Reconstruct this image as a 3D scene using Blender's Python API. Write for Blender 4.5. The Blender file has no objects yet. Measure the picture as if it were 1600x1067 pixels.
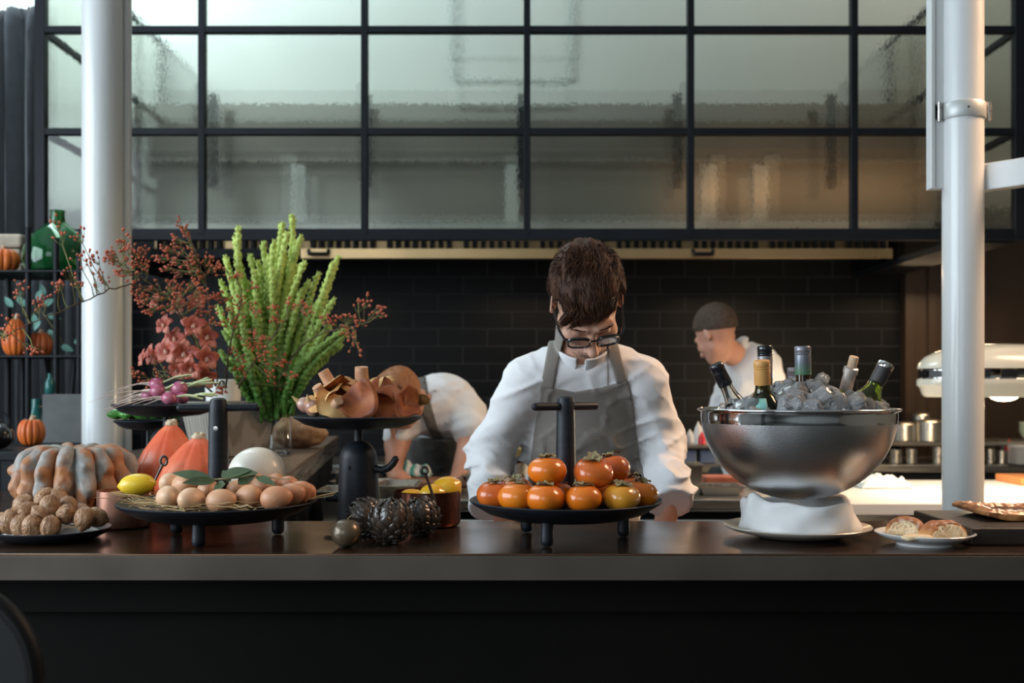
import bpy, math, random
import numpy as np
from mathutils import Vector, Matrix, Euler
PI = math.pi
S = bpy.context.scene
COL = S.collection
rnd = random.Random(7)

# ---------------------------------------------------------------- camera
CAMZ = 1.36; F = 1700.0; HY = 600.0
cd = bpy.data.cameras.new('camera'); cam = bpy.data.objects.new('camera', cd); COL.objects.link(cam)
cam.location = (0, 0, CAMZ); cam.rotation_euler = (PI/2, 0, 0)
cd.sensor_width = 36; cd.lens = 36*F/1600; cd.shift_x = 0; cd.shift_y = (HY-533.5)/1600
cd.clip_start = 0.05
cd.dof.use_dof = True; cd.dof.focus_distance = 2.2; cd.dof.aperture_fstop = 4.0
S.camera = cam
def P(px, py, d):
    return Vector(((px-800)/F*d, d, CAMZ-(py-HY)/F*d))
def Z(py, d): return CAMZ-(py-HY)/F*d
def X(px, d): return (px-800)/F*d

# ---------------------------------------------------------------- world, exposure, daylight
S.view_settings.view_transform = 'Standard'; S.view_settings.look = 'None'
S.view_settings.exposure = 0.0; S.view_settings.gamma = 1; S.view_settings.use_curve_mapping = False
S.cycles.use_denoising = True
S.cycles.max_bounces = 8; S.cycles.transparent_max_bounces = 12; S.cycles.transmission_bounces = 8
S.cycles.sample_clamp_indirect = 4.0; S.cycles.caustics_reflective = False; S.cycles.caustics_refractive = False
W = bpy.data.worlds.new('world'); S.world = W; W.use_nodes = True
W.node_tree.nodes['Background'].inputs[0].default_value = (0.55, 0.7, 0.9, 1)
W.node_tree.nodes['Background'].inputs[1].default_value = 0.08
def area(name, loc, target, sx, sy, power, col, spread=PI):
    l = bpy.data.lights.new(name, 'AREA'); l.shape = 'RECTANGLE'; l.size = sx; l.size_y = sy
    l.energy = power; l.color = col; l.spread = spread
    o = bpy.data.objects.new(name, l); COL.objects.link(o); o.location = loc
    o.rotation_euler = (Vector(target)-Vector(loc)).to_track_quat('-Z', 'Y').to_euler()
    return o
def point(name, loc, power, col, r=0.03):
    l = bpy.data.lights.new(name, 'POINT'); l.energy = power; l.color = col; l.shadow_soft_size = r
    o = bpy.data.objects.new(name, l); COL.objects.link(o); o.location = loc
    return o
# daylight through the windows of the left wall and of the wall behind the camera
area('daylight_left', (-4.5, 0.8, 2.3), (0, 2.2, 1.4), 4.4, 2.6, 330, (0.80, 0.91, 1.0))
area('daylight_back', (-2.6, -3.8, 2.4), (0.2, 2.5, 1.2), 2.6, 2.4, 62, (0.82, 0.92, 1.0))
# added fill lights behind the glazed screen, where the glass blocks the daylight
area('screen_fill_left', (-2.3, 4.75, 4.3), (-0.6, 6.2, 2.85), 3.0, 0.8, 95, (0.77, 0.95, 0.97))
area('screen_fill_right', (2.4, 5.3, 4.3), (2.0, 6.2, 3.0), 2.0, 0.8, 7, (1.0, 0.84, 0.60))  # weaker warm fill, added for the right half
area('hood_glow_fill', (1.55, 5.28, 2.33), (1.55, 5.6, 2.50), 1.5, 0.04, 1.3, (1.0, 0.52, 0.22))  # added strip that makes the warm glow line on the hood
# warm lamps below the extraction hood
for i, (x, e) in enumerate(((-1.0, 1.5), (0.1, 4), (1.2, 5), (2.3, 6))):
    area('hood_lamp', (x, 5.75, 1.93), (x, 5.6, 0.9), 0.5, 0.12, e, (1.0, 0.70, 0.42))
# added warm fill for the right-hand side of the chef, no fixture
area('warm_fill', (2.6, 2.9, 3.2), (1.2, 2.9, 1.2), 1.0, 1.0, 27, (1.0, 0.64, 0.40), math.radians(80))

# ---------------------------------------------------------------- helpers
def link(o, parent=None):
    COL.objects.link(o)
    if parent is not None: o.parent = parent
    return o
def tag(o, label, cat=None, group=None, kind=None):
    if label: o['label'] = label
    if cat: o['category'] = cat
    if group: o['group'] = group
    if kind: o['kind'] = kind
    return o
def thing(name, label, cat, loc=(0, 0, 0), group=None, rotz=0):
    o = bpy.data.objects.new(name, None); o.empty_display_size = .05
    link(o); o.location = loc; o.rotation_euler = (0, 0, rotz)
    return tag(o, label, cat, group)
class MB:
    def __init__(s): s.v = []; s.f = []; s.mi = []
    def add(s, v, f, mi=0):
        n = len(s.v); s.v.extend([tuple(a) for a in v]); s.f.extend([tuple(i+n for i in q) for q in f]); s.mi.extend([mi]*len(f)); return s
    def box(s, a, b, mi=0):
        x0, y0, z0 = a; x1, y1, z1 = b
        v = [(x0,y0,z0),(x1,y0,z0),(x1,y1,z0),(x0,y1,z0),(x0,y0,z1),(x1,y0,z1),(x1,y1,z1),(x0,y1,z1)]
        return s.add(v, [(0,3,2,1),(4,5,6,7),(0,1,5,4),(1,2,6,5),(2,3,7,6),(3,0,4,7)], mi)
    def lathe(s, prof, n=48, c=(0,0,0), M=None, mi=0, wob=None):
        v = []; f = []
        for (r, z) in prof:
            for k in range(n):
                a = 2*PI*k/n; rr = max(r, 1e-5)
                if wob: rr *= wob(a, z)
                p = Vector((rr*math.cos(a), rr*math.sin(a), z))
                if M: p = M @ p
                v.append((p.x+c[0], p.y+c[1], p.z+c[2]))
        for j in range(len(prof)-1):
            for k in range(n):
                k2 = (k+1) % n
                f.append((j*n+k, j*n+k2, (j+1)*n+k2, (j+1)*n+k))
        f.append(tuple(reversed(range(n)))); f.append(tuple(range((len(prof)-1)*n, len(prof)*n)))
        return s.add(v, f, mi)
    def tube(s, pts, r, n=8, mi=0, cap=True, flat=1.0):
        pts = [Vector(p) for p in pts]; m = len(pts)
        rs = r if isinstance(r, (list, tuple)) else [r]*m
        v = []; f = []; up = None
        for i, p in enumerate(pts):
            t = (pts[min(i+1, m-1)]-pts[max(i-1, 0)])
            if t.length < 1e-9: t = Vector((0,0,1))
            t.normalize()
            if up is None:
                up = Vector((0,0,1)) if abs(t.z) < .9 else Vector((1,0,0))
            a = t.cross(up)
            if a.length < 1e-6: a = t.cross(Vector((0,1,0)))
            a.normalize(); b = a.cross(t).normalized(); up = b
            for k in range(n):
                an = 2*PI*k/n
                v.append(p + a*math.cos(an)*rs[i] + b*math.sin(an)*rs[i]*flat)
        for i in range(m-1):
            for k in range(n):
                k2 = (k+1) % n
                f.append((i*n+k, i*n+k2, (i+1)*n+k2, (i+1)*n+k))
        if cap:
            f.append(tuple(reversed(range(n)))); f.append(tuple(range((m-1)*n, m*n)))
        return s.add(v, f, mi)
    def ball(s, c, r, n=16, m=10, M=None, fn=None, mi=0):
        if not isinstance(r, (tuple, list)): r = (r, r, r)
        v = []; f = []
        for j in range(m+1):
            th = PI*j/m
            for k in range(n):
                a = 2*PI*k/n
                d = Vector((math.sin(th)*math.cos(a), math.sin(th)*math.sin(a), math.cos(th)))
                q = fn(d) if fn else 1.0
                p = Vector((d.x*r[0]*q, d.y*r[1]*q, d.z*r[2]*q))
                if M: p = M @ p
                v.append(p+Vector(c))
        for j in range(m):
            for k in range(n):
                k2 = (k+1) % n
                f.append((j*n+k, (j+1)*n+k, (j+1)*n+k2, j*n+k2))
        return s.add(v, f, mi)
    def prism(s, poly, z0, z1, mi=0, axis='z'):
        n = len(poly); v = []
        for z in (z0, z1):
            for (a, b) in poly:
                v.append((a, b, z) if axis == 'z' else ((a, z, b) if axis == 'y' else (z, a, b)))
        f = [tuple(reversed(range(n))), tuple(range(n, 2*n))] + [(i, (i+1) % n, (i+1) % n+n, i+n) for i in range(n)]
        return s.add(v, f, mi)
    def obj(s, name, mat, parent=None, smooth=True, bevel=0, loc=None, rot=None, sub=0, ang=None):
        me = bpy.data.meshes.new(name); me.from_pydata([tuple(a) for a in s.v], [], s.f)
        mats = mat if isinstance(mat, (list, tuple)) else [mat]
        for m in mats: me.materials.append(m)
        if len(mats) > 1: me.polygons.foreach_set('material_index', s.mi)
        me.update(); me.validate()
        if smooth:
            me.polygons.foreach_set('use_smooth', [True]*len(me.polygons))
            me.set_sharp_from_angle(angle=math.radians(ang or 42))
        o = bpy.data.objects.new(name, me); link(o, parent)
        if loc is not None: o.location = loc
        if rot is not None: o.rotation_euler = rot
        if bevel:
            b = o.modifiers.new('bevel', 'BEVEL'); b.width = bevel; b.segments = 3; b.limit_method = 'ANGLE'; b.angle_limit = math.radians(40)
        if sub:
            b = o.modifiers.new('sub', 'SUBSURF'); b.levels = sub; b.render_levels = sub
        return o
def copy_of(o, parent=None, loc=None, rot=None, scale=None):
    c = o.copy(); link(c)
    if parent is not None: c.parent = parent
    if loc is not None: c.location = loc
    if rot is not None: c.rotation_euler = rot
    if scale is not None: c.scale = scale if isinstance(scale, (tuple, list)) else (scale,)*3
    for ch in list(o.children): copy_of(ch, c)
    return c
def struct(name, mb, mat, **k):
    o = mb.obj(name, mat, smooth=False, **k); o['kind'] = 'structure'; return o

# numpy noise
_rs = np.random.RandomState(3); _T = _rs.rand(64, 64, 64).astype(np.float32)
def vnoise(x, y, z, s=1.0):
    x = np.asarray(x, dtype=np.float64)*s+100.3; y = np.asarray(y, dtype=np.float64)*s+100.7; z = np.asarray(z, dtype=np.float64)*s+100.1
    xi = np.floor(x).astype(int); yi = np.floor(y).astype(int); zi = np.floor(z).astype(int)
    fx = x-xi; fy = y-yi; fz = z-zi
    fx = fx*fx*(3-2*fx); fy = fy*fy*(3-2*fy); fz = fz*fz*(3-2*fz)
    def g(a, b, c): return _T[(xi+a) % 64, (yi+b) % 64, (zi+c) % 64]
    c00 = g(0,0,0)*(1-fx)+g(1,0,0)*fx; c10 = g(0,1,0)*(1-fx)+g(1,1,0)*fx
    c01 = g(0,0,1)*(1-fx)+g(1,0,1)*fx; c11 = g(0,1,1)*(1-fx)+g(1,1,1)*fx
    return ((c00*(1-fy)+c10*fy)*(1-fz)+(c01*(1-fy)+c11*fy)*fz)*2-1
def nz(x, y, z, s=1.0): return float(vnoise(np.array([x]), np.array([y]), np.array([z]), s)[0])

# signed distance modelling (people, clothing): smooth unions turned into one continuous skin
class SD:
    @staticmethod
    def cap(p, a, b, r1, r2=None):
        a = np.array(a, float); b = np.array(b, float); r2 = r1 if r2 is None else r2
        pa = p-a; ba = b-a; h = np.clip((pa@ba)/max((ba@ba), 1e-9), 0, 1)
        return np.linalg.norm(pa-h[..., None]*ba, axis=-1)-(r1+(r2-r1)*h)
    @staticmethod
    def ell(p, c, r, R=None):
        q = p-np.array(c, float)
        if R is not None: q = q@np.array(R)
        r = np.array(r, float); k0 = np.linalg.norm(q/r, axis=-1); k1 = np.linalg.norm(q/(r*r), axis=-1)
        return k0*(k0-1)/np.maximum(k1, 1e-6)
    @staticmethod
    def u(a, b, k=.02):
        h = np.clip(.5+.5*(b-a)/k, 0, 1); return b*(1-h)+a*h-k*h*(1-h)
    @staticmethod
    def sub(a, b, k=.01): return -SD.u(-a, b, k)
    @staticmethod
    def inter(a, b, k=.004): return -SD.u(-a, -b, k)
    @staticmethod
    def poly(x, z, pts):
        d = np.full(x.shape, 1e9); s = np.ones(x.shape); n = len(pts)
        for i in range(n):
            ax, az = pts[i]; bx, bz = pts[i-1]
            ex, ez = bx-ax, bz-az; wx, wz = x-ax, z-az
            h = np.clip((wx*ex+wz*ez)/(ex*ex+ez*ez), 0, 1)
            d = np.minimum(d, (wx-ex*h)**2+(wz-ez*h)**2)
            c1 = z >= az; c2 = z < bz; c3 = ex*wz > ez*wx
            flip = (c1 & c2 & c3) | (~c1 & ~c2 & ~c3)
            s = np.where(flip, -s, s)
        return s*np.sqrt(d)
def nets(fn, lo, hi, h):
    lo = np.array(lo, float); hi = np.array(hi, float); n = np.ceil((hi-lo)/h).astype(int)+1
    ax = [lo[i]+np.arange(n[i])*h for i in range(3)]
    G = np.empty(n, float)
    for i in range(0, n[0], 24):
        X_, Y_, Z_ = np.meshgrid(ax[0][i:i+24], ax[1], ax[2], indexing='ij')
        G[i:i+24] = fn(np.stack([X_, Y_, Z_], -1))
    G[0] = G[-1] = 1; G[:, 0] = G[:, -1] = 1; G[:, :, 0] = G[:, :, -1] = 1
    ins = G < 0
    m = n-1
    acc = np.zeros(tuple(m)+(3,)); cnt = np.zeros(tuple(m))
    cor = [(a, b, c) for a in (0,1) for b in (0,1) for c in (0,1)]
    for ca in cor:
        for axi in range(3):
            if ca[axi]: continue
            cb = list(ca); cb[axi] = 1
            A = G[ca[0]:ca[0]+m[0], ca[1]:ca[1]+m[1], ca[2]:ca[2]+m[2]]; B = G[cb[0]:cb[0]+m[0], cb[1]:cb[1]+m[1], cb[2]:cb[2]+m[2]]
            ch = (A < 0) != (B < 0)
            t = np.where(ch, A/np.where(np.abs(A-B) < 1e-12, 1, A-B), 0)
            for d in range(3):
                acc[..., d] += np.where(ch, ca[d] + (t if d == axi else 0), 0)
            cnt += ch
    act = cnt > 0; idx = -np.ones(tuple(m), int); idx[act] = np.arange(act.sum())
    ijk = np.argwhere(act); v = lo+(ijk+acc[act]/cnt[act][:, None])*h
    faces = []
    for axi in range(3):
        b, c = [(1,2),(2,0),(0,1)][axi]
        sl0 = [slice(None)]*3; sl1 = [slice(None)]*3; sl0[axi] = slice(0, -1); sl1[axi] = slice(1, None)
        A = ins[tuple(sl0)]; B = ins[tuple(sl1)]
        e = np.argwhere(A != B); sg = A[tuple(e.T)]
        ok = (e[:, b] > 0) & (e[:, c] > 0) & (e[:, b] < n[b]-1) & (e[:, c] < n[c]-1); e = e[ok]; sg = sg[ok]
        def at(db, dc):
            q = e.copy(); q[:, b] += db; q[:, c] += dc; return idx[tuple(q.T)]
        q = np.stack([at(-1,-1), at(0,-1), at(0,0), at(-1,0)], 1)
        q[~sg] = q[~sg][:, ::-1]
        faces.append(q)
    f = np.concatenate(faces); f = f[(f >= 0).all(1)]
    return v, f
def np_obj(name, v, f, mat, parent=None, smooth=True, iters=0):
    if iters:
        nb = np.zeros_like(v); c = np.zeros(len(v))
        E = np.concatenate([f[:, [0,1]], f[:, [1,2]], f[:, [2,3]], f[:, [3,0]]])
        for _ in range(iters):
            nb[:] = 0; c[:] = 0
            np.add.at(nb, E[:, 0], v[E[:, 1]]); np.add.at(c, E[:, 0], 1)
            v = v*.5 + .5*nb/np.maximum(c, 1)[:, None]
    me = bpy.data.meshes.new(name); me.from_pydata(v.tolist(), [], f.tolist())
    me.materials.append(mat)
    me.polygons.foreach_set('use_smooth', [True]*len(me.polygons))
    o = bpy.data.objects.new(name, me); link(o, parent); return o

# ---------------------------------------------------------------- materials
def ramp(nt, fac, cols, pos=None):
    r = nt.nodes.new('ShaderNodeValToRGB'); e = r.color_ramp.elements
    pos = pos or [i/(len(cols)-1) for i in range(len(cols))]
    while len(e) < len(cols): e.new(0.5)
    for i, (c, p) in enumerate(zip(cols, pos)): e[i].position = p; e[i].color = (*c, 1)
    nt.links.new(fac, r.inputs[0]); return r.outputs[0]
def pm(name, cols, rough=.5, metal=0, scale=8, detail=4, pos=None, bump=0, bscale=60, bdist=.002, stretch=(1,1,1), coat=0,
       sss=0, sssr=(.01,.004,.002), trans=0, ior=1.45, spec=.5, sheen=0, rvar=0, emis=None, est=0, aniso=0, wave=None, dist=0, alpha=1, bdetail=3):
    m = bpy.data.materials.new(name); m.use_nodes = True; nt = m.node_tree; b = nt.nodes['Principled BSDF']
    if not isinstance(cols[0], (tuple, list)): cols = [cols]
    tc = nt.nodes.new('ShaderNodeTexCoord'); mp = nt.nodes.new('ShaderNodeMapping'); mp.inputs['Scale'].default_value = stretch
    nt.links.new(tc.outputs['Object'], mp.inputs[0])
    fac = None
    if len(cols) > 1 or rvar:
        if wave:
            t = nt.nodes.new('ShaderNodeTexWave'); t.bands_direction = wave; t.inputs['Scale'].default_value = scale; t.inputs['Distortion'].default_value = dist; t.inputs['Detail'].default_value = detail
            fac = t.outputs['Fac']
        else:
            t = nt.nodes.new('ShaderNodeTexNoise'); t.inputs['Scale'].default_value = scale; t.inputs['Detail'].default_value = detail; t.inputs['Distortion'].default_value = dist
            fac = t.outputs[0]
        nt.links.new(mp.outputs[0], t.inputs['Vector'])
    if len(cols) > 1: nt.links.new(ramp(nt, fac, cols, pos or [.3+.4*i/(len(cols)-1) for i in range(len(cols))]), b.inputs['Base Color'])
    else: b.inputs['Base Color'].default_value = (*cols[0], 1)
    b.inputs['Roughness'].default_value = rough; b.inputs['Metallic'].default_value = metal
    if rvar:
        q = nt.nodes.new('ShaderNodeMapRange'); q.inputs[1].default_value = .3; q.inputs[2].default_value = .7; q.inputs[3].default_value = rough-rvar; q.inputs[4].default_value = rough+rvar
        nt.links.new(fac, q.inputs[0]); nt.links.new(q.outputs[0], b.inputs['Roughness'])
    b.inputs['Coat Weight'].default_value = coat; b.inputs['Coat Roughness'].default_value = .12
    b.inputs['Subsurface Weight'].default_value = sss; b.inputs['Subsurface Radius'].default_value = (1, .4, .2); b.inputs['Subsurface Scale'].default_value = sssr[0]
    b.inputs['Transmission Weight'].default_value = trans; b.inputs['IOR'].default_value = ior
    b.inputs['Specular IOR Level'].default_value = spec; b.inputs['Sheen Weight'].default_value = sheen
    b.inputs['Anisotropic'].default_value = aniso
    if emis: b.inputs['Emission Color'].default_value = (*emis, 1); b.inputs['Emission Strength'].default_value = est
    if bump:
        t2 = nt.nodes.new('ShaderNodeTexNoise'); t2.inputs['Scale'].default_value = bscale; t2.inputs['Detail'].default_value = bdetail
        nt.links.new(mp.outputs[0], t2.inputs['Vector'])
        bp = nt.nodes.new('ShaderNodeBump'); bp.inputs['Strength'].default_value = bump; bp.inputs['Distance'].default_value = bdist
        nt.links.new(t2.outputs[0], bp.inputs['Height']); nt.links.new(bp.outputs[0], b.inputs['Normal'])
    return m
M = {}
M['black_wood'] = pm('black_stained_wood', [(.006,.008,.012),(.011,.015,.022)], .45, spec=.35, scale=14, stretch=(1,1,12), bump=.25, bscale=120, bdist=.0006)
M['counter'] = pm('bronze_patina_top', [(.085,.046,.028),(.125,.070,.044),(.095,.056,.038)], .22, metal=.8, scale=5, detail=6, rvar=.05, bump=.05, bscale=30)
M['counter_front'] = pm('counter_edge_metal', [(.095,.078,.062),(.13,.108,.088)], .42, metal=.55, scale=5, detail=6, rvar=.06)
M['counter_base'] = pm('dark_counter_base', [(.0035,.003,.0025),(.006,.005,.004)], .6, spec=.12, scale=3, detail=5)
M['steel_dark'] = pm('blackened_steel', [(.005,.0065,.009),(.008,.010,.014)], .5, scale=6, spec=.2)
M['steel'] = pm('brushed_steel', [(.42,.41,.38),(.55,.53,.49)], .3, metal=1, scale=4, stretch=(1,1,30), rvar=.06)
M['steel_polished'] = pm('polished_steel', (.62,.61,.6), .1, metal=1)
M['white_paint'] = pm('white_gloss_paint', [(.56,.58,.58),(.63,.645,.64)], .32, scale=3, stretch=(1,1,.4), bump=.35, bscale=14, bdist=.006, coat=.3)
M['plaster'] = pm('pale_plaster', [(.62,.64,.62),(.70,.71,.69)], .8, scale=2)
M['ceiling'] = pm('ceiling_paint', (.7,.72,.72), .85)
M['floor'] = pm('dark_floor', [(.03,.027,.024),(.05,.045,.04)], .4, scale=2)
M['panel'] = pm('brown_wood_panel', [(.020,.011,.006),(.045,.025,.013)], .42, scale=3, stretch=(1,1,.2), detail=6)
M['curtain'] = pm('grey_curtain', [(.045,.05,.06),(.06,.066,.078)], .85, scale=20, sheen=.3)
# ================================================================ SETTING
WALLY = 6.2
struct('floor', MB().box((-4.8,-4.2,-.1),(4.6,WALLY+.1,0)), M['floor'])
struct('ceiling', MB().box((-4.8,-4.2,4.6),(4.6,WALLY+.1,4.7)), M['ceiling'])
# tiled back wall (running bond), plaster above the hood
def tile_mat():
    m = bpy.data.materials.new('black_glazed_tile'); m.use_nodes = True; nt = m.node_tree; b = nt.nodes['Principled BSDF']
    tc = nt.nodes.new('ShaderNodeTexCoord'); sp = nt.nodes.new('ShaderNodeSeparateXYZ'); cb = nt.nodes.new('ShaderNodeCombineXYZ')
    nt.links.new(tc.outputs['Object'], sp.inputs[0]); nt.links.new(sp.outputs[0], cb.inputs[0]); nt.links.new(sp.outputs[2], cb.inputs[1])
    br = nt.nodes.new('ShaderNodeTexBrick'); nt.links.new(cb.outputs[0], br.inputs['Vector'])
    br.inputs['Scale'].default_value = 1; br.inputs['Brick Width'].default_value = .281; br.inputs['Row Height'].default_value = .0985
    br.inputs['Mortar Size'].default_value = .0035; br.inputs['Mortar Smooth'].default_value = .3
    br.inputs['Color1'].default_value = (.0018,.0021,.0026,1); br.inputs['Color2'].default_value = (.003,.0034,.004,1); br.inputs['Mortar'].default_value = (.026,.027,.030,1)
    nt.links.new(br.outputs['Color'], b.inputs['Base Color']); b.inputs['Roughness'].default_value = .42; b.inputs['Specular IOR Level'].default_value = .16
    bp = nt.nodes.new('ShaderNodeBump'); bp.invert = True; bp.inputs['Strength'].default_value = .6; bp.inputs['Distance'].default_value = .003
    nt.links.new(br.outputs['Fac'], bp.inputs['Height']); nt.links.new(bp.outputs[0], b.inputs['Normal'])
    return m
XR = X(1407, WALLY)
struct('wall_back', MB().box((-2.9,WALLY,0),(XR,WALLY+.1,2.35)), tile_mat())
struct('wall_back_upper', MB().box((-4.8,WALLY,2.35),(4.6,WALLY+.1,4.6)), M['plaster'])
pn = MB().box((XR,WALLY-.06,0),(4.6,WALLY+.1,2.35))
for x in (XR, XR+.13, XR+1.3): pn.box((x,WALLY-.08,0),(x+.05,WALLY-.06,2.35))
struct('wall_back_right', pn, M['panel'])
struct('wall_back_left', MB().box((-4.8,WALLY,0),(-2.9,WALLY+.1,2.35)), pm('blue_dark_wall', (.03,.035,.045), .7))
struct('wall_right', MB().box((4.6,-4.2,0),(4.7,WALLY,4.6)), pm('beige_wall', (.30,.25,.19), .8))
# left wall and wall behind the camera, each with window openings and frames
lw = MB().box((-4.8,-4.2,0),(-4.7,WALLY,.9)).box((-4.8,-4.2,3.7),(-4.7,WALLY,4.6)).box((-4.8,-4.2,.9),(-4.7,-1.5,3.7)).box((-4.8,3.1,.9),(-4.7,WALLY,3.7))
struct('wall_left', lw, M['plaster'])
fw = MB()
for y in (-1.5,-.4,.7,1.8,3.05): fw.box((-4.78,y,.9),(-4.72,y+.05,3.7))
for z in (.9,2.6,3.65): fw.box((-4.78,-1.5,z),(-4.72,3.1,z+.05))
struct('window_1', fw, M['steel_dark'])
bw = MB().box((-4.8,-4.3,0),(4.7,-4.2,1.1)).box((-4.8,-4.3,3.7),(4.7,-4.2,4.6)).box((-4.8,-4.3,1.1),(-4.0,-4.2,3.7)).box((-1.2,-4.3,1.1),(4.7,-4.2,3.7))
struct('wall_front', bw, M['plaster'])
fb = MB()
for x in (-4.0,-3.1,-2.15,-1.25): fb.box((x,-4.28,1.1),(x+.05,-4.22,3.7))
for z in (1.1,2.6,3.65): fb.box((-4.0,-4.28,z),(-1.2,-4.22,z+.05))
struct('window_2', fb, M['steel_dark'])

# ---- glazed steel screen in front of the hood
GY = 4.6
xs = [X(p, GY) for p in (65, 316.5, 570, 823.5, 1078.5, 1333.5, 1591)]
zb = Z(367, GY); zt = 3.62
zr = [Z(p, GY) for p in (367, 206.5, 47.5)] + [Z(-112, GY)]
scr = thing('glazed_screen', 'large black steel framed screen of ribbed glass panes hanging around the extraction hood', 'glass screen', (0, GY, zb))
fr = MB(); T = .014; D = .022
def rel(mb_, a, b): mb_.box((a[0], a[1], a[2]-zb), (b[0], b[1], b[2]-zb))
for i, x in enumerate(xs):
    t = .022 if i in (0, 6) else T
    rel(fr, (x-t, -D, zb), (x+t, D, zr[3]))
for i, z in enumerate(zr):
    t = .024 if i == 0 else T
    rel(fr, (xs[0]-.02, -D+.002, z-t), (xs[-1]+.02, D-.002, z+t))
# side returns
for x in (xs[0], xs[-1]):
    for z in zr: rel(fr, (x-T, D, z-T), (x+T, 1.6, z+T))
    for yy in (.8, 1.55): rel(fr, (x-T, yy, zb), (x+T, yy+.03, zr[3]))
fr.obj('frame', M['steel_dark'], scr, smooth=False, bevel=.002)
def glass_mat():
    m = bpy.data.materials.new('hammered_glass'); m.use_nodes = True; nt = m.node_tree; nt.nodes.remove(nt.nodes['Principled BSDF']); out = nt.nodes['Material Output']
    tc = nt.nodes.new('ShaderNodeTexCoord'); mp = nt.nodes.new('ShaderNodeMapping'); mp.inputs['Scale'].default_value = (1, 1, .55)
    nt.links.new(tc.outputs['Object'], mp.inputs[0])
    vo = nt.nodes.new('ShaderNodeTexVoronoi'); vo.feature = 'SMOOTH_F1'; vo.inputs['Scale'].default_value = 120; nt.links.new(mp.outputs[0], vo.inputs['Vector'])
    bp = nt.nodes.new('ShaderNodeBump'); bp.inputs['Strength'].default_value = .35; bp.inputs['Distance'].default_value = .0016
    nt.links.new(vo.outputs['Distance'], bp.inputs['Height'])
    rf = nt.nodes.new('ShaderNodeBsdfRefraction'); rf.inputs['Color'].default_value = (.97,.985,.955,1); rf.inputs['IOR'].default_value = 1.35; rf.inputs['Roughness'].default_value = .035
    nt.links.new(bp.outputs[0], rf.inputs['Normal'])
    tr = nt.nodes.new('ShaderNodeBsdfTransparent'); tr.inputs[0].default_value = (.88,.895,.865,1)
    gl = nt.nodes.new('ShaderNodeBsdfGlossy'); gl.inputs['Roughness'].default_value = .12; gl.inputs[0].default_value = (1,1,1,1)
    m1 = nt.nodes.new('ShaderNodeMixShader'); m1.inputs[0].default_value = .72; nt.links.new(tr.outputs[0], m1.inputs[1]); nt.links.new(rf.outputs[0], m1.inputs[2])
    fz = nt.nodes.new('ShaderNodeFresnel'); fz.inputs[0].default_value = 1.28
    m2 = nt.nodes.new('ShaderNodeMixShader'); nt.links.new(fz.outputs[0], m2.inputs[0]); nt.links.new(m1.outputs[0], m2.inputs[1]); nt.links.new(gl.outputs[0], m2.inputs[2])
    nt.links.new(m2.outputs[0], out.inputs[0]); return m
M['pane'] = glass_mat()
for j in range(3):
    for i in range(6):
        MB().box((xs[i]+T-.004, -.004, zr[j]-zb+T-.004), (xs[i+1]-T+.004, .004, zr[j+1]-zb-T+.004)).obj('glass_pane', M['pane'], scr, smooth=False)
    for x in (xs[0], xs[-1]):
        MB().box((x-.003, D, zr[j]-zb+T), (x+.003, 1.6, zr[j+1]-zb-T)).obj('glass_pane', M['pane'], scr, smooth=False)

# ---- extraction hood
HD = 5.45
hx0, hx1 = X(235, HD), X(1395, HD)
hl = Z(404, HD); hu = Z(388, HD)
hood = thing('extraction_hood', 'long stainless steel extraction hood with slotted grease filters above the cooking line', 'extractor hood', (0, HD, hl))
M['hood_body'] = pm('hood_sheet', [(.20,.185,.155),(.25,.235,.20)], .55, metal=.2, scale=2, stretch=(.3,1,3), detail=3)
hb = MB().box((hx0-.12, .06, Z(345,HD)-hl), (hx1+.25, .7, Z(157, HD)-hl))
hb.box((hx0-.15, .03, Z(252,HD)-hl), (hx1+.28, .06, Z(246,HD)-hl))
hb.obj('canopy', M['hood_body'], hood, smooth=False, bevel=.004)
lo_b = MB().box((hx0-.16, .045, Z(246,HD)-hl), (hx1+.3, .075, Z(180,HD)-hl))
lo_b.obj('upper_fascia', pm('hood_fascia', [(.13,.12,.10),(.17,.155,.13)], .5, metal=.2, scale=2), hood, smooth=False)
for p in (465, 800, 1110, 1190):
    MB().box((X(p,HD)-.035, .02, Z(345,HD)-hl), (X(p,HD)+.035, .05, Z(256,HD)-hl)).obj('mounting_strap', pm('zinc_strap', (.5,.5,.47), .5, metal=.3), hood, smooth=False)
MB().box((hx0-.1, -.02, Z(358,HD)-hl), (hx1+.2, .06, Z(347,HD)-hl)).obj('top_ledge', M['plaster'], hood, smooth=False)
MB().box((X(470,HD), 0, 0), (hx1, .02, hu-hl)).obj('front_lip', pm('lit_steel_lip', [(.60,.38,.19),(.74,.52,.30)], .30, metal=1, scale=1.2, stretch=(1,1,.1), rvar=.08), hood, smooth=False, bevel=.003)  # warm reflections put into the steel colour of this stretch
MB().box((hx0, .0, 0), (X(470,HD), .02, hu-hl)).obj('front_lip', M['steel_dark'], hood, smooth=False, bevel=.003)  # same lip, shade of its left stretch painted as dark steel
MB().box((hx0, .02, hu-hl+.06), (hx1, .7, hu-hl+.09)).obj('filter_backing', M['steel'], hood, smooth=False)
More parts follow.
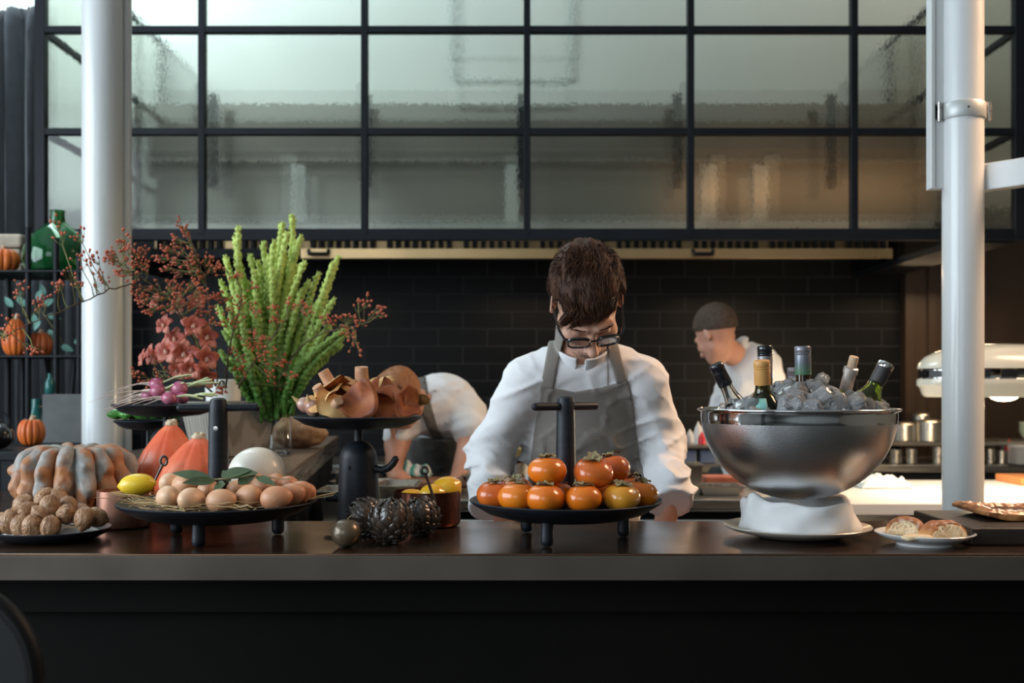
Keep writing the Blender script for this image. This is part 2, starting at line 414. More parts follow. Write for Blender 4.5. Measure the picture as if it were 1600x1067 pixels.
# slotted filters: sloping bars between the lip and the frame above it
sl = MB(); x = hx0+.02; k = 0
while x < hx1-.03:
    if k % 9 != 8:
        sl.add([(x,.03,hu-hl),(x+.022,.03,hu-hl),(x+.022,.035,hu-hl+.075),(x,.035,hu-hl+.075),(x,.05,hu-hl),(x+.022,.05,hu-hl),(x+.022,.055,hu-hl+.075),(x,.055,hu-hl+.075)],
               [(0,1,2,3),(7,6,5,4),(0,4,5,1),(1,5,6,2),(2,6,7,3),(3,7,4,0)])
    x += .043; k += 1
sl.obj('filter_bars', M['steel_dark'], hood, smooth=False)
MB().box((hx0,.07,hu-hl),(hx1,.09,hu-hl+.075)).obj('filter_plate', pm('filter_steel', [(.20,.13,.07),(.4,.28,.16)], .35, metal=1, scale=1.5), hood, smooth=False)
for p in (498, 1098):
    h = MB(); c = X(p, HD); zz = .04
    h.tube([(c-.05,-.005,zz),(c-.045,-.035,zz-.02),(c+.045,-.035,zz-.02),(c+.05,-.005,zz)], .010, 8)
    h.obj('drip_tray_handle', M['steel_dark'], hood)
for p in (342, 578, 815, 1053, 1289):
    MB().box((X(p,HD)-.022, -.12, Z(300,HD)-hl), (X(p,HD)+.022, -.09, Z(157,HD)-hl)).obj('rear_post', M['steel_dark'], hood, smooth=False)
ap_ = MB()
for a, b, c, d_ in ((708,128,712,-90),(893,128,897,-90),(708,124,897,128)): ap_.box((X(a,6.19),6.185,Z(b,6.19)), (X(c,6.19),6.199,Z(d_,6.19)))
struct('trim_3', ap_, pm('panel_joint', (.36,.38,.38), .8))
# under-hood soffit that closes the screen towards the hood
sof = MB().box((xs[0], GY+.03, zb-.03), (hx0-.02, GY+1.55, zb)).box((hx1+.02, GY+.03, zb-.03), (xs[-1], GY+1.55, zb))
struct('trim_1', sof, M['steel_dark'])
MBd = MB().box((xs[0]+.1, GY+.03, zb-.01), (xs[-1]-.1, GY+.12, zb+.005)); struct('trim_2', MBd, M['steel_dark'])

# ---- columns
def column(px, w, d, name, label, py_dark):
    r = w/2/F*d; t = thing(name, label, 'column', (X(px, d), d, 0))
    mb = MB(); prof = [(r*1.5,0),(r*1.5,.03),(r*1.15,.07),(r,.12),(r,1.0),(r*1.0,2.2),(r,4.6)]
    mb.lathe(prof, 40); mb.obj('shaft', M['white_paint'], t)
    return t, r
cl, rl = column(160, 61, 3.6, 'iron_column', 'white painted round iron column behind the flowers at the left of the counter', 0)
MB().tube([(rl-.004,.045,0),(rl-.004,.045,4.6)], .020, 16).obj('service_pipe', M['white_paint'], cl)
cr, rr_ = column(1504.5, 62, 3.2, 'iron_column', 'white painted round iron column with a steel clamp behind the dark board', 0)
# clamp ring with hinges, bracket strip and arm
MB().lathe([(rr_+.004,2.135),(rr_+.006,2.138),(rr_+.006,2.178),(rr_+.004,2.182)], 40, M=Matrix.Translation((0,0,0))).obj('clamp_ring', pm('clamp_paint', (.45,.47,.46), .4, metal=.3), cr)
for sx in (-1, 1):
    h = MB(); hx = sx*(rr_+.014)
    h.tube([(hx,-.01,2.13),(hx,-.01,2.186)], .007, 12)
    for z in (2.145,2.158,2.172): h.tube([(hx,-.01,z-.001),(hx,-.01,z+.001)], .0085, 12)
    h.box((hx-.012,-.006,2.136),(hx+.012,.004,2.18)); h.obj('hinge', M['steel'], cr)
MB().ball((-.01,-rr_-.006,2.16), .003, 8, 6).obj('screw', M['steel_dark'], cr)
sx0 = X(1453,3.2)-X(1504.5,3.2)
MB().box((sx0,-.01,Z(295,3.2)),(sx0+.012,.03,4.6)).box((sx0+.010,-.006,Z(295,3.2)),(sx0+.042,.03,4.6)).obj('cable_cover', M['white_paint'], cr, smooth=False, bevel=.002)
arm = MB(); ax0 = rr_*.5
arm.add([(ax0,0,Z(258,3.2)),(1.2,-.9,Z(258,3.2)+.06),(1.2,-.9,Z(300,3.2)+.06),(ax0,0,Z(300,3.2)),(ax0,.07,Z(258,3.2)),(1.2,-.83,Z(258,3.2)+.06),(1.2,-.83,Z(300,3.2)+.06),(ax0,.07,Z(300,3.2))],
        [(0,3,2,1),(4,5,6,7),(0,1,5,4),(3,7,6,2),(0,4,7,3),(1,2,6,5)])
arm.obj('support_arm', M['white_paint'], cr, smooth=False, bevel=.003)

# ---- front counter
CZ = 1.048
ct = thing('bar_counter', 'long dark bronze-topped serving counter running across the foreground', 'counter', (0, 2.0, 0))
top = MB().prism([(-2.4,0),(2.4,0),(2.4,.48),(-.66,.48),(-.66,.60),(-.76,.60),(-.76,1.17),(-2.4,1.17)], CZ-.006, CZ)
top.obj('countertop', M['counter'], ct, smooth=False, bevel=.003)
MB().prism([(-2.4,-.001),(2.4,-.001),(2.4,.481),(-.659,.481),(-.659,.601),(-.759,.601),(-.759,1.171),(-2.4,1.171)], CZ-.0494, CZ-.004).obj('counter_edge', M['counter_front'], ct, smooth=False, bevel=.0015)
MB().box((-2.4,.14,.06),(2.4,.44,CZ-.0494)).obj('front_panel', M['counter_base'], ct, smooth=False)
MB().box((-2.4,.17,0),(2.4,.42,.06)).obj('plinth', M['steel_dark'], ct, smooth=False)
MB().box((-2.35,.10,CZ-.13),(2.35,.14,CZ-.05)).obj('apron_rail', M['counter_base'], ct, smooth=False, bevel=.003)
# lower worktop on the cook's side
wk = thing('prep_worktop', 'stainless worktop on the kitchen side of the counter where the chef leans', 'worktop', (0.4, 2.7, 0))
MB().box((-.85,-.215,.88),(1.4,.12,.93)).obj('steel_top', M['steel'], wk, smooth=False, bevel=.003)
MB().box((-.85,-.2,.0),(1.4,-.08,.88)).obj('cabinet_body', M['steel_dark'], wk, smooth=False)
# ================================================================ THINGS ON THE COUNTER
M['persimmon'] = [pm('persimmon_skin_%d' % i, c, .24, scale=9, detail=3, coat=.35, sss=.15, bump=.06, bscale=60, bdist=.001) for i, c in enumerate((
    [(.66,.145,.007),(.74,.21,.012)], [(.50,.09,.014),(.62,.15,.018)], [(.62,.25,.02),(.70,.34,.03)]))]
M['calyx'] = pm('dried_calyx', [(.12,.09,.045),(.28,.25,.13),(.07,.045,.025)], .75, scale=60)
M['egg'] = [pm('eggshell_%d' % i, c, .42, scale=40, detail=5, sss=.1, bump=.08, bscale=300, bdist=.0003) for i, c in enumerate((
    [(.66,.40,.235),(.72,.47,.30)], [(.57,.29,.155),(.63,.35,.20)], [(.50,.215,.11),(.56,.27,.145)]))]
M['white_shell'] = pm('ivory_shell', [(.72,.68,.58),(.76,.73,.64)], .3, scale=30, coat=.2, bump=.1, bscale=200, bdist=.0003)
M['walnut'] = pm('walnut_shell', [(.16,.07,.03),(.33,.175,.085),(.46,.28,.16)], .5, scale=45, detail=6, bump=.7, bscale=110, bdist=.002)
M['salt'] = pm('white_salt', [(.72,.71,.69),(.85,.84,.82)], .6, scale=300, bump=1, bscale=420, bdist=.003)
M['copper'] = pm('tarnished_copper', [(.28,.13,.09),(.42,.22,.16),(.24,.11,.08)], .38, metal=.85, scale=14, rvar=.08)
M['copper_dark'] = pm('dark_copper', [(.12,.045,.03),(.19,.075,.05)], .25, metal=.9, scale=10, rvar=.05)
M['iron'] = pm('cast_iron_handle', [(.06,.05,.045),(.11,.095,.085)], .4, metal=.8, scale=20)
M['lemon'] = pm('lemon_peel', [(.72,.45,.012),(.80,.56,.03)], .35, scale=10, coat=.2, sss=.12, bump=.35, bscale=260, bdist=.0008)
M['muscade'] = pm('ribbed_squash_skin', [(.19,.21,.21),(.30,.27,.24),(.36,.16,.075),(.44,.19,.07)], .5, scale=15, detail=10, pos=[.30,.46,.55,.72], bump=.7, bscale=38, bdist=.005, bdetail=6)
M['kuri'] = pm('red_kuri_skin', [(.60,.085,.028),(.70,.13,.05),(.76,.22,.11)], .42, scale=16, detail=6, sss=.08, bump=.25, bscale=50, bdist=.002, coat=.1)
M['cork_stem'] = pm('corky_stem', [(.35,.24,.13),(.62,.52,.38)], .8, scale=80, bump=.8, bscale=130)
M['artichoke'] = pm('dark_glazed_artichoke', [(.022,.018,.015),(.045,.034,.027),(.085,.05,.03)], .27, scale=18, coat=.3, bump=.2, bscale=50)
M['bronze_fruit'] = pm('bronze_brown_fruit', [(.095,.07,.042),(.13,.095,.06)], .3, metal=.35, scale=20, coat=.2)
M['porcelain'] = pm('white_porcelain', (.72,.73,.73), .16, coat=.5)
M['stoneware'] = pm('beige_stoneware', [(.42,.37,.31),(.50,.45,.38)], .3, scale=30, coat=.3)
M['linen'] = pm('white_linen', [(.74,.74,.74),(.80,.80,.80)], .9, scale=30, bump=.25, bscale=500, bdist=.0006, sheen=.2)
M['straw'] = pm('dry_straw', [(.42,.28,.12),(.62,.46,.24)], .7, scale=30)

def tray_prof(R, zr, zb_, lip=.006):
    return [(0,zb_),(R*.35,zb_+.0005),(R*.62,zb_+(zr-zb_)*.12),(R*.82,zb_+(zr-zb_)*.38),(R*.94,zb_+(zr-zb_)*.72),(R*.99,zr-.005),(R,zr-.002),(R-.002,zr),(R-.006,zr-.001),
            (R*.93,zr-.007),(R*.80,zr-.011),(R*.5,zr-.013),(0,zr-.014)]
def knob_foot(h, r=.013):
    mb = MB(); mb.lathe([(0,0),(r*.55,.0008),(r*.9,.005),(r,.012),(r*.97,.02),(r*.93,h*.8),(r*.93,h+.004)], 24); return mb
def t_tray(px, d, R, zr, dish_bottom, top_z, rot, label, group, screw):
    t = thing('footed_tray', label, 'tray', (X(px,d), d, CZ), group)
    MB().lathe(tray_prof(R, zr, dish_bottom), 72).obj('dish', M['black_wood'], t)
    for a in (-92, 28, 148):
        an = math.radians(a+ (0 if screw else -18)); rr = R*.62
        f = knob_foot(dish_bottom+.006).obj('foot', M['black_wood'], t); f.location = (rr*math.cos(an), rr*math.sin(an), .0005)
    h = top_z-CZ
    post = MB(); post.lathe([(.0215,zr-.014),(.0205,zr+.05),(.0185,h-.03),(.0175,h-.012),(.0155,h-.004),(.010,h-.0006),(0,h)], 28); post.obj('post', M['black_wood'], t)
    bar = MB(); L = .083; n = 8
    pts = [(-L+.0078*(1-math.cos(PI*i/2/n)), 0, 0) for i in range(n+1)]; rs = [.0078*math.sin(PI*i/2/n)+1e-4 for i in range(n+1)]
    pts += [(-a[0],0,0) for a in reversed(pts)]; rs += list(reversed(rs))
    bar.tube(pts, rs, 16); b = bar.obj('crossbar', M['black_wood'], t); b.location = (0,0,h-.0205); b.rotation_euler = (0,0,math.radians(rot))
    if screw:
        s = MB().lathe([(0,0),(.0052,0),(.0048,.0016),(0,.002)], 16).obj('screw_cap', M['steel'], t)
        s.location = (0,-.0188,h-.062); s.rotation_euler = (PI/2,0,0)
    return t
tray_e = t_tray(341, 2.2, .198, .077, .036, Z(621,2.2), 4, 'black wooden footed tray with a T shaped handle holding brown eggs', 'black footed trays', True)
tray_p = t_tray(884, 2.2, .195, .080, .038, Z(619,2.2), 34, 'black wooden footed tray with a T shaped handle holding orange persimmons', 'black footed trays', False)

# ---- persimmons
def persimmon_mesh(seed):
    r = random.Random(seed)
    mb = MB()
    def fn(d):
        a = math.atan2(d.y, d.x); h = abs(d.z)
        q = 1+.022*math.cos(4*a+seed)*math.sin(math.acos(max(-1,min(1,d.z))))+.012*nz(d.x*1.6+seed,d.y*1.6,d.z*1.6)
        if d.z > .8: q *= 1-.16*((d.z-.8)/.2)**1.5
        if d.z < -.85: q *= 1-.12*((-.85-d.z)/.15)**1.5
        return q
    mb.ball((0,0,0), (.0375,.0375,.0295), 40, 24, fn=fn); return mb
def calyx_mesh(seed):
    r = random.Random(seed*3+1); mb = MB()
    for k in range(4):
        a0 = k*PI/2+r.uniform(-.2,.2); nn = 6; v = []; L = r.uniform(.016,.023)
        curl = r.uniform(.2,1.1)
        for i in range(nn+1):
            t = i/nn; w = .011*math.sin(PI*min(1,t*.85+.15))*(1-.3*t)+.0005; rad = .002+L*t; zz = .0255+.006*math.sin(t*PI*.9)*curl+.004*t*r.uniform(.3,1.4)-.004*t*t
            for s in (-1,0,1):
                v.append((rad*math.cos(a0)-s*w*math.sin(a0), rad*math.sin(a0)+s*w*math.cos(a0), zz+abs(s)*.0035*r.uniform(.2,1.3)))
        m_ = len(v); v2 = v+[(x,y,z-.0009) for x,y,z in v]; f = []
        for i in range(nn):
            for s in range(2):
                a = i*3+s; f.append((a,a+3,a+4,a+1)); f.append((a+m_,a+1+m_,a+4+m_,a+3+m_))
        for i in range(nn):
            a = i*3; f.append((a,a+m_,a+3+m_,a+3)); a = i*3+2; f.append((a,a+3,a+3+m_,a+m_))
        mb.add(v2, f)
    mb.lathe([(.004,.024),(.0035,.031),(.0028,.035),(0,.0355)], 10)
    return mb
pers = [(773,2.13,0,0,1,(4,-3),'at the left end of the front row'),(809,2.085,0,0,0,(-6,4),'second from left in the front row'),(852,2.065,0,0,0,(2,0),'in the front row left of the gap below the handle'),
        (912,2.065,0,0,0,(0,2),'at the middle of the front row right of the handle'),(971,2.085,0,0,2,(-4,-4),'yellowish one in the front row at the right'),(1001,2.15,0,0,0,(5,6),'at the right end of the front row'),
        (805,2.20,0,0,1,(5,3),'peeking behind the two leftmost ones'),(870,2.135,-.002,0,0,(0,8),'hidden behind the front row at the foot of the post'),(985,2.245,0,0,1,(3,-5),'peeking behind the right end of the row'),
        (855,2.105,.049,0,0,(3,2),'on top of the pile left of the handle post'),(927,2.105,.046,0,1,(16,-4),'reddish one on top of the pile right of the post'),(956,2.18,.046,0,1,(-10,8),'on top at the back right of the pile'),
        (940,2.165,-.001,0,0,(6,0),'underneath the two upper ones on the right')]
for i, (px, d, dz, _, mi, tl, where) in enumerate(pers):
    z = CZ+.0665+.0285+dz
    t = thing('persimmon', 'orange persimmon '+where, 'persimmon', (X(px,d), d, z), 'persimmons on the black tray')
    s = rnd.uniform(.95,1.04); t.scale = (s,s,s*.98); t.rotation_euler = (math.radians(tl[0]), math.radians(tl[1]), rnd.uniform(0,6))
    persimmon_mesh(i).obj('fruit', M['persimmon'][mi], t); calyx_mesh(i).obj('calyx', M['calyx'], t, ang=80)

# ---- eggs (brown), straw, bay sprig and the big white egg
def egg_mesh(L=.0315, W_=.0235):
    mb = MB(); prof = []
    for i in range(25):
        th = PI*i/24; z = -math.cos(th); r = math.sin(th)*(1-.13*z); prof.append((W_*r, L*z))
    mb.lathe(prof, 32); return mb
eggs = [(263,777,2.12,75,20,0,'pale egg at the front left of the tray'),(298,781,2.10,82,-15,0,'large pale egg lying sideways, second from left at the front'),(346,782,2.095,80,80,1,'egg seen end-on at the front centre'),
        (389,776,2.12,60,50,1,'egg right of the front centre one'),(432,778,2.10,78,85,2,'darker egg at the front right'),(455,773,2.14,70,70,2,'egg just behind the front right one'),
        (467,770,2.185,60,60,2,'second egg from the right end of the tray'),(476,771,2.235,70,45,2,'rightmost egg on the tray'),(371,767,2.18,70,20,1,'egg behind the two at front centre'),
        (326,767,2.17,80,10,1,'egg lying behind the large pale one'),(288,758,2.215,75,30,1,'shaded tan egg at the back left'),(266,756,2.26,70,0,0,'egg at the back left end'),(304,755,2.27,50,10,1,'egg below the tip of the bay leaves'),
        (410,763,2.18,70,30,1,'egg below the white egg'),(430,757,2.235,70,30,2,'egg at the right foot of the white egg'),(398,756,2.235,60,20,1,'egg half hidden in front of the white egg'),(450,762,2.21,60,20,2,'egg at the back right between two others')]
em = egg_mesh().obj('brown_egg', M['egg'][0]); ebase = []
for i, (px, py, d, tx, rz, mi, lab) in enumerate(eggs):
    if i == 0: o = em
    else: o = em.copy(); o.data = em.data if mi == 0 else em.data.copy(); link(o)
    if mi: o.data.materials[0] = M['egg'][mi]
    z = max(Z(py,d), CZ+.063+.0235)
    o.location = (X(px,d), d, z); o.rotation_euler = (math.radians(tx), 0, math.radians(rz)); s = rnd.uniform(.96,1.04); o.scale = (s,s,s)
    tag(o, 'brown hen egg: '+lab, 'egg', 'brown eggs on the footed tray')
we = MB(); we.ball((0,0,0), (.061,.056,.0567), 48, 32)
o = we.obj('ostrich_egg', M['white_shell'], loc=(X(402,2.3), 2.3, CZ+.0655+.0565)); tag(o, 'big glossy white egg behind the brown eggs on the footed tray', 'egg')
sw = MB(); r = random.Random(5)
for k in range(260):
    a = r.uniform(0, 2*PI); q = r.uniform(.03,.178); cx_, cy_ = q*math.cos(a), q*math.sin(a)
    if cy_ > .05 and r.random() < .5: continue
    b = r.uniform(0, PI); L = r.uniform(.02,.05); c_ = r.uniform(-.02,.02); z0 = .066+ (q>.15)*.006+r.uniform(0,.014)
    pts = []
    for i in range(6):
        t = i/5*2-1; x_ = cx_+L*t*math.cos(b)-c_*t*t*math.sin(b); y_ = cy_+L*t*math.sin(b)+c_*t*t*math.cos(b); rr = math.hypot(x_, y_)
        if rr > .19: x_ *= .19/rr; y_ *= .19/rr
        pts.append((x_, y_, z0+r.uniform(0,.003)+(.004 if rr > .17 else 0)))
    sw.tube(pts, .0007, 4)
for k in range(8):
    a = r.uniform(2.7,3.5) if k < 5 else r.uniform(-.3,.2); sw.tube([(.14*math.cos(a),.14*math.sin(a),.07),(.19*math.cos(a),.19*math.sin(a),.0815),(.235*math.cos(a+.1),.235*math.sin(a+.1),.088)], .0007, 4)
o = sw.obj('straw_bedding', M['straw'], loc=(X(341,2.2),2.2,CZ)); tag(o, 'thin strands of dry straw strewn beneath the brown eggs', 'straw', kind='stuff')
M['bay'] = pm('bay_leaf', [(.035,.06,.025),(.08,.12,.05)], .4, scale=25, coat=.1)
bs = thing('bay_leaf_sprig', 'sprig of dark green bay leaves lying across the brown eggs', 'leaves', P(352,750,2.13))
def leaf(mb, a, dirv, L, w, nrm=(0,0,1), bend=.1, n=8):
    a = Vector(a); d_ = Vector(dirv).normalized(); n_ = Vector(nrm); sd = d_.cross(n_).normalized(); n_ = sd.cross(d_).normalized(); v = []
    for i in range(n+1):
        t = i/n; ww = w*max(0,math.sin(PI*t**.8))**.9+.0002; p = a+d_*L*t-n_*bend*L*t*t
        v += [p-sd*ww+n_*ww*.25, p, p+sd*ww+n_*ww*.25]
    m_ = len(v); v += [p-n_*.0006 for p in v]; f = []
    for i in range(n):
        for s in (0,1):
            q = i*3+s; f += [(q,q+1,q+4,q+3),(q+m_,q+3+m_,q+4+m_,q+1+m_)]
        f += [(i*3,i*3+3,i*3+3+m_,i*3+m_),(i*3+2,i*3+2+m_,i*3+5+m_,i*3+5)]
    f += [(0,m_,1+m_,1),(1,1+m_,2+m_,2)]
    mb.add(v, f)
def rp(px, py, d, o_): return P(px,py,d)-o_.location
for (a, b, w) in (((330,748),(274,737),.0085),((336,752),(290,752),.008),((345,744),(388,733),.009),((352,742),(398,737),.008),((372,757),(398,738),.010),((352,756),(334,762),.008),((400,745),(428,755),.006),((360,752),(348,735),.007)):
    A = rp(a[0],a[1],2.13,bs); B = rp(b[0],b[1],2.12+rnd.uniform(-.03,.03),bs); mb = MB(); leaf(mb, A, (B-A), (B-A).length*1.1, w*1.35, (0,-.75,.65), .08); mb.obj('leaf', M['bay'], bs, ang=80)
MB().tube([rp(325,750,2.14,bs),rp(360,747,2.13,bs),rp(400,744,2.13,bs),rp(452,749,2.12,bs)], [.0022,.002,.0016,.001], 6).obj('twig', M['calyx'], bs)

# ---- walnuts on a plate of salt
wp = MB(); wp.lathe([(0,.0),(.075,.0),(.088,.003),(.112,.014),(.1155,.0215),(.114,.023),(.109,.0215),(.085,.011),(0,.009)], 64)
wx, wy = X(80,2.19), 2.19
o = wp.obj('shallow_plate', M['black_wood'], loc=(wx,wy,CZ)); tag(o, 'round black plate of walnuts and salt at the left end of the counter', 'plate')
sm = MB(); v = []; f = []; nr, na = 14, 48
for i in range(nr+1):
    for k in range(na):
        q = i/nr; a = 2*PI*k/na; rr = .098*q; h = .0095+.021*(1-q**2)+.004*nz(rr*math.cos(a)*60,rr*math.sin(a)*60,1)*(1-q)+ .0015*rnd.random()*(q<.98)
        v.append((rr*math.cos(a), rr*math.sin(a), h))
for i in range(nr):
    for k in range(na): f.append((i*na+k,(i+1)*na+k,(i+1)*na+(k+1)%na,i*na+(k+1)%na))
sm.add(v, f); o = sm.obj('coarse_salt', M['salt'], loc=(wx,wy,CZ+.0005), ang=80); tag(o, 'bed of coarse white salt under the walnuts', 'salt', kind='stuff')
def walnut_mesh(seed):
    def fn(d):
        a = math.atan2(d.y, d.x); q = 1+.05*math.exp(-((d.y)/.10)**2)
        q += .03*abs(nz(d.x*2.1+seed,d.y*5,d.z*2.6))-.075*max(0,1-4*abs(nz(d.x*3+seed,d.y*6,d.z*5)))-.05*max(0,1-4*abs(nz(d.x*6+seed,d.y*10,d.z*8+9)))+.05
        if d.x > .9: q += .12*(d.x-.9)/.1
        return q
    mb = MB(); mb.ball((0,0,0), (.0225,.0185,.0185), 44, 32, fn=fn); return mb
wal = [(17,829,0,'at the left edge of the plate'),(52,826,0,'second from left in the front row'),(50,790,1,'high on the left of the pile'),(82,778,2,'topmost of the pile, left one'),(66,806,1,'below the top ones'),(36,818,0,'in front left between two others'),
       (51,824,0,''),(82,820,0,'at the front centre of the plate'),(62,811,1,''),(37,788,1,'upper left, its seam turned to us'),(80,790,2,'topmost of the pile, big one'),(104,803,1,'right of the topmost one'),(132,811,0,'large one at the front right'),(147,808,0,'rightmost, tucked behind the large one'),
       (98,783,2,'behind the top of the pile'),(10,812,0,'cut by the left edge of the photo'),(120,790,1,'behind the right side of the pile')]
wpos = [(15,815,2.055,'at the left edge of the plate'),(33,825,2.045,'second from left at the front'),(51,825,2.035,'at the front, left of the centre one'),(79,822,2.03,'at the front centre, seam facing up'),(66,804,2.06,'above the two front centre ones'),(45,797,2.075,'in the middle left of the pile'),(36,786,2.11,'high on the left side of the pile'),
        (78,790,2.07,'large one near the top of the pile'),(70,777,2.11,'topmost of the pile'),(90,778,2.115,'just right of the topmost one'),(104,802,2.06,'right of the pile centre'),(106,790,2.105,'behind the one right of centre'),(132,808,2.045,'large one at the front right'),(150,806,2.075,'rightmost of the plate'),(2,822,2.08,'cut by the left edge of the picture'),(28,803,2.12,'at the back left of the pile'),(122,800,2.115,'at the back right of the pile')]
for i, (px, py, d, lab) in enumerate(wpos):
    o = walnut_mesh(i*1.7).obj('walnut', M['walnut'], loc=(X(px,d+.085), d+.085, max(Z(py,d+.085)-.002, CZ+.034)), rot=(rnd.uniform(0,6),rnd.uniform(0,6),rnd.uniform(0,6)))
    tag(o, 'walnut in its shell, '+lab, 'walnut', 'walnuts on the salt plate')

# ---- ribbed squash (large warty, deeply lobed)
def lobed(R, H, lobes, depth, seed, n=200, m=64, wart=.0, top_dip=.22, shape=None, power=.6, bulge=0):
    v = []; f = []; r = random.Random(seed); ph = [r.uniform(-.10,.10) for _ in range(lobes)]
    amp = [r.uniform(.82,1.1) for _ in range(lobes)]
    for j in range(m+1):
        th = PI*j/m
        for k in range(n):
            a = 2*PI*k/n; u = a/(2*PI)*lobes; li = int(u) % lobes; fr_ = u-int(u)
            lobe = abs(math.sin(PI*fr_))**power
            s = max(0,math.sin(th)); c = math.cos(th)
            dd = depth*min(1, s*1.6+.12)
            rr = R*(s**.78)*(1-dd+dd*lobe*amp[li])
            zz = H/2*(c*(1+.0)) if not shape else shape(c)
            dip = top_dip*math.exp(-(s/.42)**2)
            zz -= H/2*dip*(1 if c > 0 else -.6)
            zz *= 1-(.10*(1-lobe) if c > 0 else .04*(1-lobe))
            if bulge: rr *= 1+bulge*math.sin(th*(7+2*(li%3))+li*2.3)*lobe*s; zz += bulge*H*.35*math.sin(li*2.7)*lobe*max(0,c)
            x, y = rr*math.cos(a), rr*math.sin(a)
            if wart:
                w_ = wart*(nz(x*38+seed,y*38,zz*30)+.5*nz(x*90,y*90,zz*70)); x *= 1+w_*s; y *= 1+w_*s; zz *= 1+w_*.5
            v.append((x,y,zz+H/2*.9))
    for j in range(m):
        for k in range(n):
            k2 = (k+1) % n; f.append((j*n+k,(j+1)*n+k,(j+1)*n+k2,j*n+k2))
    return MB().add(v, f)
sq = thing('ribbed_squash', 'large warty ribbed squash mottled grey and orange behind the walnuts', 'squash', (X(116,2.52),2.52,CZ+.004))
lobed(.141,.198,16,.26,11,wart=.045,top_dip=.34,power=.42,n=300,m=80,bulge=.045).obj('fruit', M['muscade'], sq, ang=70)
MB().tube([(0,0,.105),(.004,0,.135),(.012,-.004,.158)],[.02,.012,.014],10).obj('stem', M['cork_stem'], sq)
# ---- red kuri squashes
def kuri(px, d, R, H, lab, seed, lean):
    t = thing('red_kuri_squash', lab, 'squash', (X(px,d),d,CZ+.0015)); v = []; f = []; n, m = 80, 48
    for j in range(m+1):
        q = j/m; th = PI*q; zz = (1-math.cos(th))/2
        rr = R*float(np.interp(zz,[0,.012,.05,.12,.25,.4,.55,.7,.82,.92,1],[.02,.45,.72,.90,1.0,1.0,.93,.76,.55,.36,.12]))
        for k in range(n):
            a = 2*PI*k/n; g = 1-.05*math.exp(-((math.sin(4.5*a+seed))/.28)**2)*min(1,math.sin(th)*2)+.03*nz(math.cos(a)*1.5+seed,math.sin(a)*1.5,zz*2)
            v.append((rr*g*math.cos(a)+lean*H*zz**2, rr*g*math.sin(a), H*zz))
    for j in range(m):
        for k in range(n):
            k2 = (k+1)%n; f.append((j*n+k,j*n+k2,(j+1)*n+k2,(j+1)*n+k))
    MB().add(v, f).obj('fruit', M['kuri'], t, ang=80)
    st = MB(); st.ball((lean*H,0,H-.002), (.013,.013,.011), 18, 12, fn=lambda q: 1+.25*abs(math.sin(4*math.atan2(q.y,q.x)))+.2*nz(q.x*3+seed,q.y*3,q.z*3)); st.ball((lean*H+.008,0,H+.006),.007,10,8); st.obj('stem', M['cork_stem'], t)
kuri(304, 2.50, .090, .188, 'orange red teardrop squash, the front one of the pair beside the tray post', 1.3, .05)
kuri(262, 2.69, .080, .212, 'orange red teardrop squash standing behind the other one', 4.1, .04)

# ---- copper pans with lemons
def pan(px, d, R, H, mat, label):
    t = thing('copper_pan', label, 'pan', (X(px,d),d,CZ+.001)); mb = MB()
    mb.lathe([(0,0),(R-.008,0),(R-.002,.003),(R,.009),(R,H-.001),(R-.001,H),(R-.002,H-.001),(R-.0025,.01),(R-.009,.004),(0,.003)], 56); mb.obj('body', mat, t); return t
pl_ = pan(194, 2.37, .0565, .081, M['copper'], 'small pale copper pan holding one lemon beside the ribbed squash')
h = MB(); h.tube([(.030,.03,.074),(.048,.034,.082),(.056,.036,.10),(.066,.038,.122),(.070,.04,.132)], [.004,.006,.006,.008,.008], 12, flat=.45)
nn = 14
h.tube([(.0735+.0075*math.cos(2*PI*i/nn),.0405,.141+.010*math.sin(2*PI*i/nn)) for i in range(nn+1)], .003, 8); h.obj('handle', M['iron'], pl_)
MB().ball((0,0,.066),(.053,.053,.012),32,10).obj('brown_spice', pm('brown_spice',[(.35,.18,.05),(.5,.28,.08)],.9,scale=200,bump=1,bscale=300), None, loc=pl_.location)
o = bpy.data.objects['brown_spice']; tag(o, 'ochre spice filling the small copper pan under the lemon', 'spice', kind='stuff')
def lemon_mesh(L, W_):
    mb = MB(); prof = []
    for i in range(27):
        th = PI*i/26; z = -math.cos(th); r = max(0,math.sin(th))**.92; zz = L*z
        if abs(z) > .93: zz *= 1+.09*(abs(z)-.93)/.07
        prof.append((W_*r*(1 if abs(z) < .9 else .9), zz))
    mb.lathe(prof, 32, wob=lambda a, z: 1+.012*math.sin(3*a+z*60)); return mb
o = lemon_mesh(.0375,.0235).obj('lemon', M['lemon'], loc=(X(209,2.31),2.33,CZ+.081+.016), rot=(0,PI/2-.1,.1)); tag(o, 'yellow lemon lying on top of the small pale copper pan', 'lemon')
pr = pan(667.5, 2.40, .0735, .077, M['copper_dark'], 'dark copper pan full of preserved lemons behind the artichokes')
h = MB(); h.tube([(.022,-.074,.050),(.020,-.080,.066),(.015,-.086,.085),(.009,-.090,.105),(.004,-.092,.118)], [.009,.008,.0062,.006,.0075], 12, flat=.5)
h.tube([(.001+.0068*math.cos(2*PI*i/nn),-.0925,.128+.0072*math.sin(2*PI*i/nn)) for i in range(nn+1)], .0034, 8); h.obj('handle', M['iron'], pr)
M['lemon2'] = pm('preserved_lemon', [(.72,.36,.01),(.80,.48,.03)], .22, scale=10, coat=.5, sss=.2, bump=.2, bscale=90)
